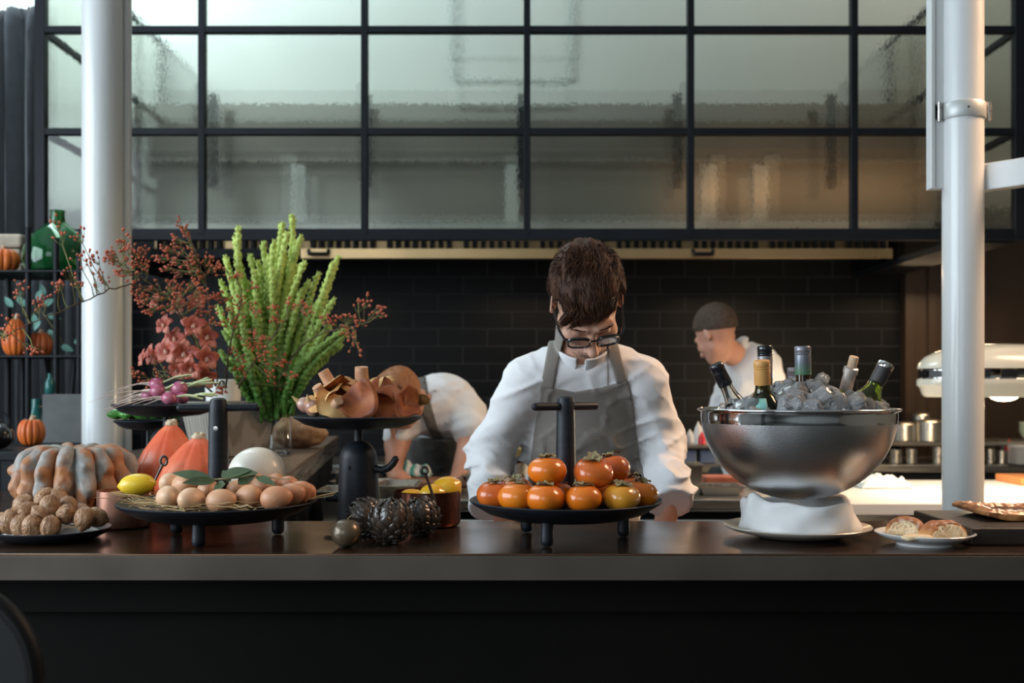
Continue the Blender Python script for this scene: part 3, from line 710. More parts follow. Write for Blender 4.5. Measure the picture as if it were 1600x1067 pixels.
for (dx, dy, dz, L, W_, rx, ry, rz, lab) in ((.040,.0,.076,.037,.031,.3,1.0,.3,'highest one, at the right of the dark copper pan'),(.012,-.022,.068,.030,.026,0,1.3,-.3,'middle one in the dark copper pan'),(-.036,.01,.052,.034,.028,0,1.5,.5,'low one at the left of the dark copper pan'),(.03,.04,.05,.03,.026,0,1,0,'sunk behind the others in the dark copper pan')):
    o = lemon_mesh(L,W_).obj('preserved_lemon', M['lemon2'], loc=(pr.location.x+dx,pr.location.y+dy,CZ+dz), rot=(rx,ry,rz)); tag(o, 'glossy preserved lemon, '+lab, 'lemon', 'preserved lemons')

# ---- dark artichokes and the round brown fruit
def artichoke(px, d, R, label, axis, seed):
    t = thing('artichoke', label, 'artichoke', (X(px,d),d,CZ+R*1.0)); r = random.Random(seed)
    Q = Vector((0,0,1)).rotation_difference(Vector(axis)).to_matrix().to_4x4()
    MB().ball((0,0,0), R*.90, 28, 18).obj('heart', M['artichoke'], t)
    rows = 9; cnt = 0
    for j in range(rows):
        th0 = .16+(PI*.83)*j/rows; npl = max(3, int(8.5*math.sin(th0)+2.2))
        for k in range(npl):
            a = 2*PI*(k+.5*(j % 2))/npl+r.uniform(-.06,.06); L = .50*(1+.25*r.random()); wd = 2*PI/npl*1.0*max(.22,math.sin(th0))*r.uniform(.9,1.15)
            mb = MB(); v = []; ns, nt = 4, 5
            lift = .03+.04*r.random()
            for i in range(nt+1):
                tt = i/nt
                th = th0+L-L*1.08*tt
                rad = R*(.84+.10*tt+lift*math.sin(PI*tt*.8)+.035*tt**3)
                ww = wd*.5*math.sqrt(max(0,1-(max(0,tt-.25)/.78)**2.2))
                for s in range(ns+1):
                    q = (s/ns*2-1); an = a+q*ww/max(.25,math.sin(max(.12,th)))
                    rr = rad+R*.075*(1-q*q)*(.4+.6*tt)
                    v.append(Q @ Vector((rr*math.sin(th)*math.cos(an), rr*math.sin(th)*math.sin(an), rr*math.cos(th))))
            m_ = len(v); v += [p*.965 for p in v]; f = []
            for i in range(nt):
                for s in range(ns):
                    q = i*(ns+1)+s; f += [(q,q+ns+1,q+ns+2,q+1),(q+m_,q+1+m_,q+ns+2+m_,q+ns+1+m_)]
            for i in range(nt):
                q = i*(ns+1); f.append((q,q+m_,q+ns+1+m_,q+ns+1)); q += ns; f.append((q,q+ns+1,q+ns+1+m_,q+m_))
            for s in range(ns):
                q = nt*(ns+1)+s; f.append((q,q+m_,q+1+m_,q+1))
            mb.add(v, f)
            if cnt < 100: mb.obj('bract', M['artichoke'], t, ang=60)
            cnt += 1
    MB().tube([Q@Vector((0,0,-R*.8)),Q@Vector((0,0,-R*1.18))],[R*.25,R*.22],12).obj('stem', M['artichoke'], t)
artichoke(611, 2.125, .0445, 'blackened artichoke, the front one of three, tip turned up', (.1,-.25,1), 1)
artichoke(572, 2.235, .040, 'blackened artichoke at the back left against the black stand', (-.75,-.2,.6), 2)
artichoke(657, 2.225, .041, 'blackened artichoke at the right beside the dark copper pan', (-.25,-.55,.8), 3)
bf = thing('brown_fruit', 'small round bronze brown fruit left of the artichokes', 'fruit', (X(541,2.08),2.08,CZ+.0275))
MB().ball((0,0,0),(.0285,.0285,.0275),36,24,fn=lambda q: 1-.10*max(0,(q.z-.85)/.15)**1.5).obj('fruit', M['bronze_fruit'], bf)
MB().tube([(0,0,.022),(.006,0,.030),(.016,.002,.036)],.0009,6).obj('stem', M['calyx'], bf)

# ---- black pedestal stands
def pedestal(px, d, R, body_top, stem_top, tray_bottom, zr, label, tail=True):
    t = thing('pedestal_stand', label, 'cake stand', (X(px,d),d,CZ))
    h = body_top-CZ; r0 = .048
    pr_ = [(0,0),(r0-.003,0),(r0,.004)]+[(r0-.006*(i/6), .004+(h-.045)*i/6) for i in range(7)]
    for i in range(1,10):
        a = PI/2*i/9; pr_.append((.042*math.cos(a)+1e-4, h-.041+.041*math.sin(a)))
    MB().lathe(pr_, 40).obj('body', M['black_wood'], t)
    MB().lathe([(.0095,h-.004),(.0095,tray_bottom-CZ+.003)], 20).obj('stem', M['black_wood'], t)
    MB().lathe([(0,tray_bottom-CZ)]+[(q[0], q[1]) for q in tray_prof(R, zr-CZ, tray_bottom-CZ)[1:]], 64).obj('dish', M['black_wood'], t)
    if tail:
        MB().tube([(.035,-.012,h-.062),(.055,-.014,h-.066),(.070,-.016,h-.060),(.080,-.017,h-.050),(.087,-.018,h-.038),(.0885,-.018,h-.034)],[.0085,.0085,.0085,.0082,.0075,.003],14).obj('curved_snout', M['black_wood'], t)
        MB().tube([(-.040,-.005,.056),(-.072,-.008,.058),(-.076,-.008,.058)],[.0085,.0085,.004],14).obj('peg', M['black_wood'], t)
        e = MB().lathe([(0,0),(.0045,0),(.004,.002),(0,.0025)],16).obj('eye', pm('eye_dot',(.002,.002,.002),.6), t); e.location = (-.016,-.0405,h-.058); e.rotation_euler = (PI/2,0,-.38)
    return t
pedestal(560, 2.44, .145, Z(688,2.44), 0, Z(672,2.44)+.002, Z(649.5,2.44), 'black whale shaped stand with curved snout carrying the dish of mushrooms')
pedestal(260, 2.89, .139, Z(667,2.89), 0, Z(651,2.89), Z(631,2.89), 'black pedestal stand carrying the dish of turnips behind the squashes', tail=False)
pp = thing('small_pedestal', 'small black pedestal dish of green peppers behind the squashes', 'cake stand', (X(232,3.06),3.06,CZ))
zz = Z(656,3.06)-CZ
MB().lathe([(0,0),(.04,0),(.04,.006),(.008,.01),(.0065,.03),(.0065,zz-.03)],24).obj('pole', M['black_wood'], pp)
MB().lathe(tray_prof(.094, zz, zz-.028),48).obj('dish', M['black_wood'], pp)
# ---- ice bowl on towel and saucer
BD = 2.22; BX = X(1246,BD); RZ = Z(637,BD); BR = .1955
M['bowl_top'] = pm('polished_steel_band', (.55,.56,.57), .09, metal=1)
M['bowl_wet'] = pm('steel_with_condensation', [(.62,.63,.64),(.66,.67,.68)], .29, metal=1, scale=3, bump=.35, bscale=380, bdist=.001, bdetail=1)
sc_ = MB(); sc_.lathe([(0,.001),(.075,.001),(.085,.003),(.13,.014),(.147,.0215),(.1485,.0235),(.147,.025),(.128,.0175),(.09,.009),(0,.007)],72)
o = sc_.obj('saucer_plate', M['stoneware'], loc=(BX,BD+.005,CZ)); tag(o, 'beige stoneware plate under the towel and the steel ice bowl', 'plate')
tw = MB(); v = []; f = []; n = 160; prof = [(.060,.012),(.100,.0085),(.116,.010),(.1205,.016),(.1185,.026),(.114,.038),(.111,.050),(.1095,.060),(.1065,.0665),(.101,.068),(.094,.0625),(.086,.052),(.075,.04),(.064,.03)]
for j, (rr, z) in enumerate(prof):
    for k in range(n):
        a = 2*PI*k/n; fold = .0035*math.sin(3*a+z*70+1)+.002*math.sin(7*a-z*120)+.0022*nz(math.cos(a)*5,math.sin(a)*5,z*50)
        flap = .012*math.exp(-((a-PI*1.12)/.16)**2)*(z/.068)
        zq = z+ (.004*math.sin(2*a+.6)+.002*math.sin(5*a))*(z/.068)+flap*1.1 - (.004*math.exp(-((a-PI*1.27)/.2)**2))*(z/.068)
        r_ = rr+fold*(1 if j > 1 else .3)+flap*.7
        v.append((r_*math.cos(a), r_*math.sin(a), zq))
m_ = len(prof)
for j in range(m_):
    for k in range(n): f.append((j*n+k,j*n+(k+1)%n,((j+1)%m_)*n+(k+1)%n,((j+1)%m_)*n+k))
tw.add(v, f); o = tw.obj('folded_towel', M['linen'], loc=(BX,BD,CZ+.002), ang=75); o.scale = (1,1,1.12); tag(o, 'white cloth napkin rolled into a ring under the steel ice bowl', 'napkin')
bw_ = thing('ice_bowl', 'large polished steel mixing bowl filled with ice and bottles', 'bowl', (BX,BD,RZ-.187))
H_ = .187
def bowl_r(z):  # outer radius at height z above the bowl base
    return BR*math.sqrt(max(0, 1-((H_-z)/H_)**2.15))
zs = [H_*(1-math.cos(PI/2*i/22)) for i in range(23)]
split = H_-.030
lowp = [(bowl_r(z), z) for z in zs if z < split]+[(bowl_r(split), split)]
MB().lathe(lowp+[(bowl_r(split)-.0015, split)]+[(max(0,r-.0015), z+.0015) for r, z in reversed(lowp[:-1])], 96).obj('lower_shell', M['bowl_wet'], bw_)
up = [(bowl_r(split),split),(bowl_r(split+.01),split+.01),(BR-.0008,split+.02),(BR,H_-.006),(BR+.001,H_-.004)]
MB().lathe(up+[(BR-.0015,H_-.004),(BR-.002,split+.01),(bowl_r(split)-.0015,split)], 96).obj('upper_band', M['bowl_top'], bw_)
nn = 96
MB().tube([((BR+.003)*math.cos(2*PI*i/nn),(BR+.003)*math.sin(2*PI*i/nn),H_-.003) for i in range(nn+1)], .0032, 10, cap=False).obj('rolled_rim', M['bowl_top'], bw_)
M['ice'] = pm('clear_ice', [(.96,.98,1),(1,1,1)], .05, trans=.82, ior=1.31, scale=40, bump=.15, bscale=40, bdist=.003)
M['ice_cloudy'] = pm('cloudy_ice', [(.80,.84,.86),(.92,.94,.95)], .3, trans=.35, ior=1.31, scale=30, bump=.6, bscale=50, bdist=.004)
ib = MB(); prf = [(0,.006)]+[(bowl_r(z)-.004, z+.003) for z in zs[2:-1] if z < H_-.03]+[(BR-.006,H_-.022),(BR-.03,H_-.016),(.10,H_-.002),(.06,H_+.014),(0,H_+.026)]
ib.lathe(prf, 64, wob=lambda a, z: 1-.004*abs(math.sin(13*a))); o = ib.obj('crushed_ice', M['ice_cloudy'], loc=bw_.location); tag(o, 'mass of crushed ice filling the steel bowl below the cubes', 'ice', kind='stuff')
def ice_mesh(seed):
    r = random.Random(seed)
    def fn(d):
        k = (abs(d.x)**5+abs(d.y)**5+abs(d.z)**5)**-.2
        return k*(1+.10*nz(d.x*2+seed,d.y*2,d.z*2))-.0
    mb = MB(); mb.ball((0,0,0), (.0145*r.uniform(.85,1.15),.0135*r.uniform(.85,1.1),.012*r.uniform(.85,1.1)), 14, 9, fn=fn); return mb
protos = [ice_mesh(i) for i in range(6)]; pobj = []
r = random.Random(21); placed = []
def hump(x, y):  # height of the ice heap above the rim level
    return -.003+.054*math.exp(-(((x-.012)/.085)**2+((y+.01)/.13)**2))
cubes = []
tries = 0
while len(cubes) < 120 and tries < 6000:
    tries += 1
    a = r.uniform(0,2*PI); q = .165*math.sqrt(r.random()); x, y = q*math.cos(a), q*math.sin(a)
    z = hump(x, y)+r.uniform(-.012,.006)
    if x < -.10 and z > .004: continue
    if all((x-c[0])**2+(y-c[1])**2+(z-c[2])**2 > .0175**2 for c in cubes): cubes.append((x,y,z))
for i, (x, y, z) in enumerate(cubes):
    k = i % 6
    if i < 6: o = protos[k].obj('ice_cube', M['ice'], ang=24); pobj.append(o)
    else: o = pobj[k].copy(); link(o)
    o.location = (BX+x,BD+y,RZ+z-.001); o.rotation_euler = (r.uniform(0,6),r.uniform(0,6),r.uniform(0,6)); o.scale = (r.uniform(.9,1.5),r.uniform(.9,1.3),r.uniform(.9,1.3))
    tag(o, 'clear ice cube heaped between the bottles in the steel bowl', 'ice cube', 'ice cubes in the steel bowl')

# ---- wine bottles
def bottle(top, base_dir, L, rb, glass, capsule, cap_len, label, kind='screw', shoulder=.085, liquid=None, lab_mat=None, lab=None, rn=.0145, body_start=None):
    top = Vector(top); a = Vector(base_dir).normalized()
    t = thing('wine_bottle', label, 'bottle', top+a*L, 'wine bottles in the ice bowl')
    t.rotation_euler = (-a).to_track_quat('Z', 'Y').to_euler()
    nk, sh = body_start or (.06,.06); pr_ = [(0,.004),(rb*.6,.001),(rb*.93,.0),(rb,.006),(rb,L-nk-sh)]
    for i in range(1,13):
        q = i/12; s = q*q*(3-2*q); pr_.append((rb+(rn*.95-rb)*s, L-nk-sh+sh*q))
    pr_ += [(rn*.92,L-cap_len-.002),(rn*.92,L-.004),(rn*.7,L-.002)]
    inner = [(rn*.60,L-.003),(rn*.70,L-cap_len)]+[(max(.001,q[0]-.0028),q[1]) for q in reversed(pr_[4:-3])]+[(rb-.003,.01),(0,.012)]
    MB().lathe(pr_+inner, 40).obj('glass', glass, t)
    if kind == 'screw':
        cp = [(rn,L-cap_len),(rn*1.02,L-cap_len+.001),(rn*1.02,L-.018),(rn*.97,L-.0172),(rn*1.03,L-.016),(rn*1.03,L-.0135),(rn*.97,L-.0128),(rn*1.03,L-.0115),(rn*1.03,L-.002),(rn*.93,L),(0,L+.0004)]
        MB().lathe(cp, 32).obj('screw_cap', capsule, t)
    elif kind == 'foil':
        MB().lathe([(rn,L-cap_len),(rn*1.02,L-cap_len+.001),(rn*1.02,L-.012),(rn*1.12,L-.0105),(rn*1.12,L-.001),(rn*1.05,L),(0,L)], 32).obj('foil_capsule', capsule, t)
    elif kind == 'cork':
        MB().lathe([(rn,L-cap_len),(rn*1.03,L-cap_len+.001),(rn*1.0,L-.016),(rn*1.18,L-.015),(rn*1.16,L-.004),(rn*.9,L-.002),(rn*.85,L-.006)], 32).obj('foil_sleeve', capsule, t)
        MB().lathe([(.0095,L-.01),(.0095,L+.019),(.0088,L+.0205),(0,L+.0205)], 24).obj('cork', pm('cork', [(.50,.33,.20),(.66,.48,.32)], .8, scale=90), t)
    elif kind == 'band':
        MB().lathe([(rn,L-cap_len),(rn*1.02,L-cap_len+.001),(rn*1.03,L-.013),(rn*1.05,L-.012)], 32).obj('foil_sleeve', capsule, t)
        MB().lathe([(rn*1.05,L-.012),(rn*1.08,L-.011),(rn*1.08,L-.001),(rn,L),(0,L)], 32).obj('top_disc', M['steel_polished'], t)
    if lab:
        z0, z1, a0, a1 = lab; v = []; f = []; n = 20; m2 = 10
        for j in range(m2+1):
            z = z0+(z1-z0)*j/m2
            # radius of the glass at this height
            rz = next((pr_[i][0]+(pr_[i+1][0]-pr_[i][0])*(z-pr_[i][1])/max(1e-6,pr_[i+1][1]-pr_[i][1]) for i in range(3,len(pr_)-1) if pr_[i][1] <= z <= pr_[i+1][1]), rb)
            for k in range(n+1):
                an = a0+(a1-a0)*k/n; v.append(((rz+.0006)*math.cos(an),(rz+.0006)*math.sin(an),z))
        for j in range(m2):
            for k in range(n): f.append((j*(n+1)+k,j*(n+1)+k+1,(j+1)*(n+1)+k+1,(j+1)*(n+1)+k))
        lb = MB().add(v, f).obj('paper_label', lab_mat, t)
        so = lb.modifiers.new('s','SOLIDIFY'); so.thickness = .0004; so.offset = 1
    return t
G_ol = pm('olive_bottle_glass', (.22,.20,.03), .03, trans=1, ior=1.5)
G_gr = pm('green_bottle_glass', (.50,.62,.10), .03, trans=1, ior=1.5)
G_cl = pm('clear_bottle_glass', (.86,.88,.86), .03, trans=1, ior=1.5)
G_am = pm('amber_bottle_glass', (.16,.08,.015), .03, trans=1, ior=1.5)
M['cap_black'] = pm('black_cap', (.012,.013,.016), .2, metal=.3, coat=.5)
cap_grey = pm('grey_capsule', [(.22,.20,.21),(.28,.26,.27)], .35, metal=.4)
cap_yel = pm('ochre_capsule', [(.55,.27,.08),(.62,.34,.11)], .45)
cap_green = bpy.data.materials.new('grey_to_green_capsule')
cap_green.use_nodes = True; nt = cap_green.node_tree; b_ = nt.nodes['Principled BSDF']; b_.inputs['Roughness'].default_value = .32; b_.inputs['Metallic'].default_value = .4
tc = nt.nodes.new('ShaderNodeTexCoord'); sp = nt.nodes.new('ShaderNodeSeparateXYZ'); nt.links.new(tc.outputs['Object'], sp.inputs[0])
mr = nt.nodes.new('ShaderNodeMapRange'); mr.inputs[1].default_value = .195; mr.inputs[2].default_value = .24; nt.links.new(sp.outputs[2], mr.inputs[0])
nt.links.new(ramp(nt, mr.outputs[0], [(.14,.30,.18),(.16,.19,.22),(.20,.20,.23)], [0,.45,1]), b_.inputs['Base Color'])
cap_foil = pm('silver_foil', [(.55,.50,.46),(.68,.64,.60)], .35, metal=.7, scale=50, bump=.4, bscale=60)
cap_dk = pm('dark_foil', (.035,.030,.032), .4)
teal = pm('teal_label', [(.18,.42,.38),(.23,.48,.43)], .6, scale=60)
def tdir(px0, py0, px1, py1, d0, d1): return P(px1,py1,d1)-P(px0,py0,d0)
bottle(P(1118,569,2.20), tdir(1118,569,1158,650,2.20,2.215), .232, .036, G_cl, M['cap_black'], .048, 'clear glass bottle with black cap leaning left at the left rim of the ice bowl', body_start=(.058,.085))
bottle(P(1190,563,2.13), tdir(1190,563,1193,640,2.13,2.145), .222, .0375, G_ol, cap_yel, .048, 'olive bottle with ochre yellow cap and teal label', lab=(.050,.150,-PI*.85,-PI*.35), lab_mat=teal, body_start=(.054,.046), rn=.0155)
bottle(P(1195,540,2.27), tdir(1195,540,1197,640,2.27,2.27), .25, .036, G_am, M['cap_black'], .022, 'tall bottle with black ribbed cap and grey collar behind the yellow capped one', rn=.0155, body_start=(.10,.07))
t_ = bpy.data.objects['wine_bottle.002']
MB().lathe([(.0152,0.25-.068),(.0157,0.25-.067),(.0157,0.25-.0225),(.015,0.25-.022)],32).obj('grey_collar', cap_grey, t_)
bottle(P(1254,541,2.20), tdir(1254,541,1256,640,2.20,2.20), .25, .036, G_am, cap_green, .058, 'dark bottle with grey and green cap standing upright in the middle of the ice', rn=.0158, body_start=(.10,.07))
bottle(P(1331,572,2.22), tdir(1331,572,1313,640,2.22,2.250), .222, .0355, G_gr, cap_foil, .052, 'green bottle with silver foil sleeve and a pale cork', kind='cork', rn=.0125, body_start=(.060,.055))
bottle(P(1385,568,2.17), tdir(1385,568,1345,645,2.17,2.16), .222, .0375, G_gr, cap_dk, .044, 'green glass bottle with dark sleeve and silver top leaning right', kind='band', rn=.0155, body_start=(.046,.060))
bottle(P(1241,574,2.30), tdir(1241,574,1243,650,2.30,2.30), .215, .035, G_am, cap_grey, .05, 'mostly hidden bottle with a dull grey cap behind the green capped one', body_start=(.06,.06))

# ---- bread plate, buns, board, tart
bpx = X(1445,2.12)
pl2 = MB(); pl2.lathe([(0,.0),(.050,.0),(.053,.0),(.0545,.004),(.058,.0065),(.078,.0125),(.092,.0205),(.0945,.0235),(.093,.0245),(.088,.0215),(.07,.0135),(.05,.009),(0,.008)],72)
o = pl2.obj('side_plate', M['porcelain'], loc=(bpx,2.12,CZ)); o.scale = (1,.95,1); tag(o, 'small white porcelain plate with two torn bread rolls', 'plate')
def bread_mat(name, cut):
    m = bpy.data.materials.new(name); m.use_nodes = True; nt = m.node_tree; b = nt.nodes['Principled BSDF']; b.inputs['Roughness'].default_value = .75
    tc = nt.nodes.new('ShaderNodeTexCoord'); sp = nt.nodes.new('ShaderNodeSeparateXYZ'); nt.links.new(tc.outputs['Object'], sp.inputs[0])
    n1 = nt.nodes.new('ShaderNodeTexNoise'); n1.inputs['Scale'].default_value = 45; n1.inputs['Detail'].default_value = 6; nt.links.new(tc.outputs['Object'], n1.inputs['Vector'])
    ma = nt.nodes.new('ShaderNodeMath'); ma.operation = 'MULTIPLY_ADD'; ma.inputs[1].default_value = .016; nt.links.new(n1.outputs[0], ma.inputs[0]); nt.links.new(sp.outputs[2], ma.inputs[2])
    mr = nt.nodes.new('ShaderNodeMapRange'); mr.inputs[1].default_value = cut; mr.inputs[2].default_value = cut+.022; nt.links.new(ma.outputs[0], mr.inputs[0])
    c1 = ramp(nt, mr.outputs[0], [(.68,.52,.33),(.60,.33,.12),(.42,.16,.05),(.34,.13,.05)], [0,.3,.7,1])
    n2 = nt.nodes.new('ShaderNodeTexNoise'); n2.inputs['Scale'].default_value = 70; n2.inputs['Detail'].default_value = 8; nt.links.new(tc.outputs['Object'], n2.inputs['Vector'])
    fl = ramp(nt, n2.outputs[0], [(0,0,0),(.6,.6,.6)], [.52,.68])
    mu = nt.nodes.new('ShaderNodeMath'); mu.operation = 'MULTIPLY'; nt.links.new(fl, mu.inputs[0]); nt.links.new(mr.outputs[0], mu.inputs[1])
    mx = nt.nodes.new('ShaderNodeMix'); mx.data_type = 'RGBA'; nt.links.new(mu.outputs[0], mx.inputs[0]); nt.links.new(c1, mx.inputs[6]); mx.inputs[7].default_value = (.8,.72,.62,1)
    nt.links.new(mx.outputs[2], b.inputs['Base Color'])
    bp = nt.nodes.new('ShaderNodeBump'); bp.inputs['Strength'].default_value = .5; bp.inputs['Distance'].default_value = .003; nt.links.new(n2.outputs[0], bp.inputs['Height']); nt.links.new(bp.outputs[0], b.inputs['Normal'])
    return m
crumb = pm('bread_crumb', [(.56,.40,.22),(.70,.54,.34),(.78,.66,.46)], .9, scale=60, detail=6, bump=.9, bscale=90, bdist=.005, bdetail=6)
crust = bread_mat('bread_crust', .010)
def bun(px, d, rx, ry, rz_, yaw, label, torn, seed):
    # cut through a bun: smooth domed crust and an irregular torn side
    t = thing('bread_roll', label, 'bread', (X(px,d),d,CZ+.016), 'torn bread rolls on the white plate', rotz=yaw)
    def fn(p):
        x, y, z = p[...,0], p[...,1], p[...,2]
        e = SD.ell(p, (0,0,0), (rx,ry,rz_)); e = np.maximum(e, -z-.003)
        return e+.0016*vnoise(x,y,z,90)
    def cut(p):
        x, y, z = p[...,0], p[...,1], p[...,2]
        return (-y-torn*ry)+.004*vnoise(x,y,z,110)+.002*vnoise(x,y,z,260)
    v, f = nets(lambda p: SD.inter(fn(p), cut(p), .002), (-rx-.01,-ry-.01,-.01), (rx+.01,ry+.01,rz_+.01), .0016)
    np_obj('crust', v, f, crust, t)
    v, f = nets(lambda p: np.maximum(np.maximum(fn(p)+.0035, -p[...,2]-.001), np.maximum(-p[...,1]-torn*ry-.0025+.004*vnoise(p[...,0],p[...,1],p[...,2],100)+.003*vnoise(p[...,0],p[...,1],p[...,2],300), p[...,1]+torn*ry-.012)), (-rx-.01,-ry-.01,-.01), (rx+.01,ry+.01,rz_+.01), .0016)
    np_obj('crumb', v, f, crumb, t)
bun(1416, 2.14, .041, .040, .037, -.55, 'torn bread roll with pale crumb at the left of the plate', .45, 2)
bun(1473, 2.105, .049, .040, .034, .32, 'torn bread roll with domed floury crust at the right of the plate', .45, 5)
v, f = nets(lambda p: SD.ell(p, (0,0,0), (.030,.013,.007))+.002*vnoise(p[...,0],p[...,1],p[...,2],70), (-.035,-.02,-.012), (.035,.02,.012), .0014)
o = np_obj('bread_piece', v, f, pm('soft_butter_bread', [(.72,.55,.33),(.78,.64,.42)], .7, scale=40)); o.location = (X(1432,2.055),2.055,CZ+.022); tag(o, 'small torn piece of bread between the two rolls', 'bread')
bd = MB().box((.885,2.10,CZ),(1.62,2.40,CZ+.034)); o = bd.obj('wooden_board', pm('black_brown_board', [(.018,.012,.009),(.032,.022,.017)], .42, scale=6, stretch=(1,8,1), bump=.15, bscale=40), smooth=False, bevel=.004)
tag(o, 'thick black brown serving board at the right end of the counter', 'board')
# tart: rectangular slab with a raised crust
tx0, tx1, ty0, ty1 = .955, 1.42, 2.19, 2.375
tmp = bpy.data.materials.new('tart_filling'); TT = thing('savoury_tart', 'baked golden brown tart with dark filling on the black board', 'tart', (tx0,ty0,CZ+.034))
def tart(p):
    x, y, z = p[...,0], p[...,1], p[...,2]; L, Wd = tx1-tx0, ty1-ty0
    dx = np.abs(x-L/2)-L/2+.006; dy = np.abs(y-Wd/2+.05*0)-Wd/2+.006
    ed = np.maximum(dx, dy)+.003*vnoise(x,y,z,30)
    top = .010+.010*np.exp(-((ed+.011)/.011)**2)+.0018*vnoise(x,y,z,75)+.0012*vnoise(x,y,z,160)+.006*np.exp(-((x)/.05)**2)
    return np.maximum(np.maximum(ed-.002, z-top), .001+.002*np.clip(vnoise(x,y,0*z,25),0,1)+.010*np.exp(-((x)/.03)**2)-z)
v, f = nets(tart, (-.02,-.02,-.004), (tx1-tx0+.02,ty1-ty0+.02,.04), .0022)
crustm = pm('tart_crust', [(.13,.04,.014),(.32,.12,.035),(.48,.22,.075)], .4, scale=28, detail=6, bump=.5, bscale=90, bdist=.003, coat=.3)
np_obj('crust', v, f, crustm, TT)
fl = MB(); v = []; f = []; nx, ny = 60, 24
for j in range(ny+1):
    for i in range(nx+1):
        x = .022+(tx1-tx0-.03)*i/nx; y = .02+(ty1-ty0-.04)*j/ny
        v.append((x,y,.0125+.0025*nz(x*70,y*70,1)+.0018*nz(x*160,y*160,4)+.006*math.exp(-(x/.05)**2)))
for j in range(ny):
    for i in range(nx): q = j*(nx+1)+i; f.append((q,q+1,q+nx+2,q+nx+1))
fl.add(v, f).obj('filling', pm('caramelised_filling', [(.02,.009,.006),(.07,.025,.013),(.17,.06,.022)], .5, scale=45, detail=6, bump=.5, bscale=120), TT, ang=80)
# ================================================================ PEOPLE
M['skin'] = pm('skin', [(.50,.27,.19),(.60,.35,.25)], .5, scale=14, detail=3, sss=.25, sssr=(.012,), bump=.08, bscale=400, bdist=.0004)
M['skin_dim'] = pm('skin_rosy', [(.46,.22,.15),(.54,.29,.20)], .55, scale=14, sss=.1)
M['coat'] = pm('white_chef_cotton', [(.68,.68,.69),(.74,.74,.75)], .85, scale=8, sheen=.15, bump=.12, bscale=700, bdist=.0004)
M['apron'] = pm('grey_brown_apron', [(.185,.165,.145),(.215,.195,.172)], .8, scale=10, bump=.15, bscale=800, bdist=.0004, sheen=.1)
M['apron_dark'] = pm('dark_grey_apron', [(.10,.095,.088),(.13,.125,.115)], .85, scale=10)
M['hair'] = pm('dark_brown_hair', [(.024,.0095,.005),(.065,.026,.012)], .6, scale=60, spec=.25)
M['hair_red'] = pm('ginger_hair', [(.22,.085,.03),(.36,.15,.06)], .6, scale=80, bump=.6, bscale=120)
M['hair_short'] = pm('cropped_brown_hair', [(.035,.022,.015),(.07,.045,.03)], .8, scale=90, bump=.5, bscale=200)
M['spectacle'] = pm('black_acetate', (.006,.006,.007), .18, coat=.6)
M['trousers'] = pm('dark_trousers', (.03,.03,.034), .85)
V3 = lambda *a: np.array(a, float)
HC = P(917, 472, 2.60)
HM = Matrix.Translation(HC) @ Matrix.Rotation(math.radians(-2), 4, 'Y') @ Matrix.Rotation(math.radians(57), 4, 'X') @ Matrix.Rotation(math.radians(4), 4, 'Z')
def head_sdf(p, nose=1.0):
    d = SD.ell(p, (0,.012,.028), (.0755,.094,.086))
    d = SD.u(d, SD.ell(p, (0,-.034,-.040), (.060,.060,.072)), .03)
    d = SD.u(d, SD.ell(p, (0,-.066,-.092), (.032,.026,.026)), .03)
    for s in (-1,1):
        d = SD.u(d, SD.cap(p, (s*.052,-.005,-.062), (s*.022,-.060,-.098), .016,.014), .025)
        d = SD.u(d, SD.ell(p, (s*.043,-.066,-.030), (.022,.020,.018)), .02)
        d = SD.sub(d, SD.ell(p, (s*.032,-.101,-.004), (.020,.016,.013)), .012)
        d = SD.u(d, SD.ell(p, (s*.031,-.0775,-.006), (.0135,.0125,.0125)), .004)
        d = SD.u(d, SD.cap(p, (s*.014,-.092,.014), (s*.046,-.080,.015), .009,.008), .012)
        # lids: a fine fold over each eye
        d = SD.u(d, SD.cap(p, (s*.020,-.0885,-.0115), (s*.042,-.0835,-.0115), .0022), .003)
    d = SD.u(d, SD.cap(p, (0,-.090,.008), (0,-.118,-.038), .0085,.0105), .012)
    d = SD.u(d, SD.ell(p, (0,-.121,-.042), (.0125,.0115,.0105)), .006)
    for s in (-1,1):
        d = SD.u(d, SD.ell(p, (s*.0130,-.107,-.045), (.0080,.010,.0080)), .005)
        d = SD.sub(d, SD.ell(p, (s*.0065,-.110,-.0515), (.0032,.0045,.003)), .002)
    d = SD.u(d, SD.ell(p, (0,-.086,-.068), (.027,.015,.016)), .012)
    d = SD.u(d, SD.ell(p, (0,-.0985,-.0655), (.019,.0062,.0045)), .004)
    d = SD.u(d, SD.ell(p, (0,-.0965,-.0755), (.017,.0066,.0052)), .004)
    d = SD.sub(d, SD.cap(p, (-.022,-.1015,-.0705), (.022,-.1015,-.0705), .0016), .0025)
    return d
def ear_sdf(p, s):
    R_ = Matrix.Rotation(s*math.radians(22), 3, 'Z')
    e = SD.ell(p, (s*.0805,.012,-.010), (.0075,.0185,.030), R_)
    e = SD.sub(e, SD.ell(p, (s*.0885,.008,-.006), (.0065,.0105,.018), R_), .004)
    return e
def full_head(p):
    d = head_sdf(p)
    for s in (-1,1): d = SD.u(d, ear_sdf(p, s), .005)
    d = SD.u(d, SD.cap(p, (0,.022,-.050), (0,.045,-.135), .056,.058), .03)
    return d
def tf(v, M_): return np.array([tuple(M_ @ Vector(a)) for a in v])
def merge(parts):
    V_ = []; F_ = []; n = 0
    for v, f in parts: V_.append(v); F_.append(f+n); n += len(v)
    return np.concatenate(V_), np.concatenate(F_)
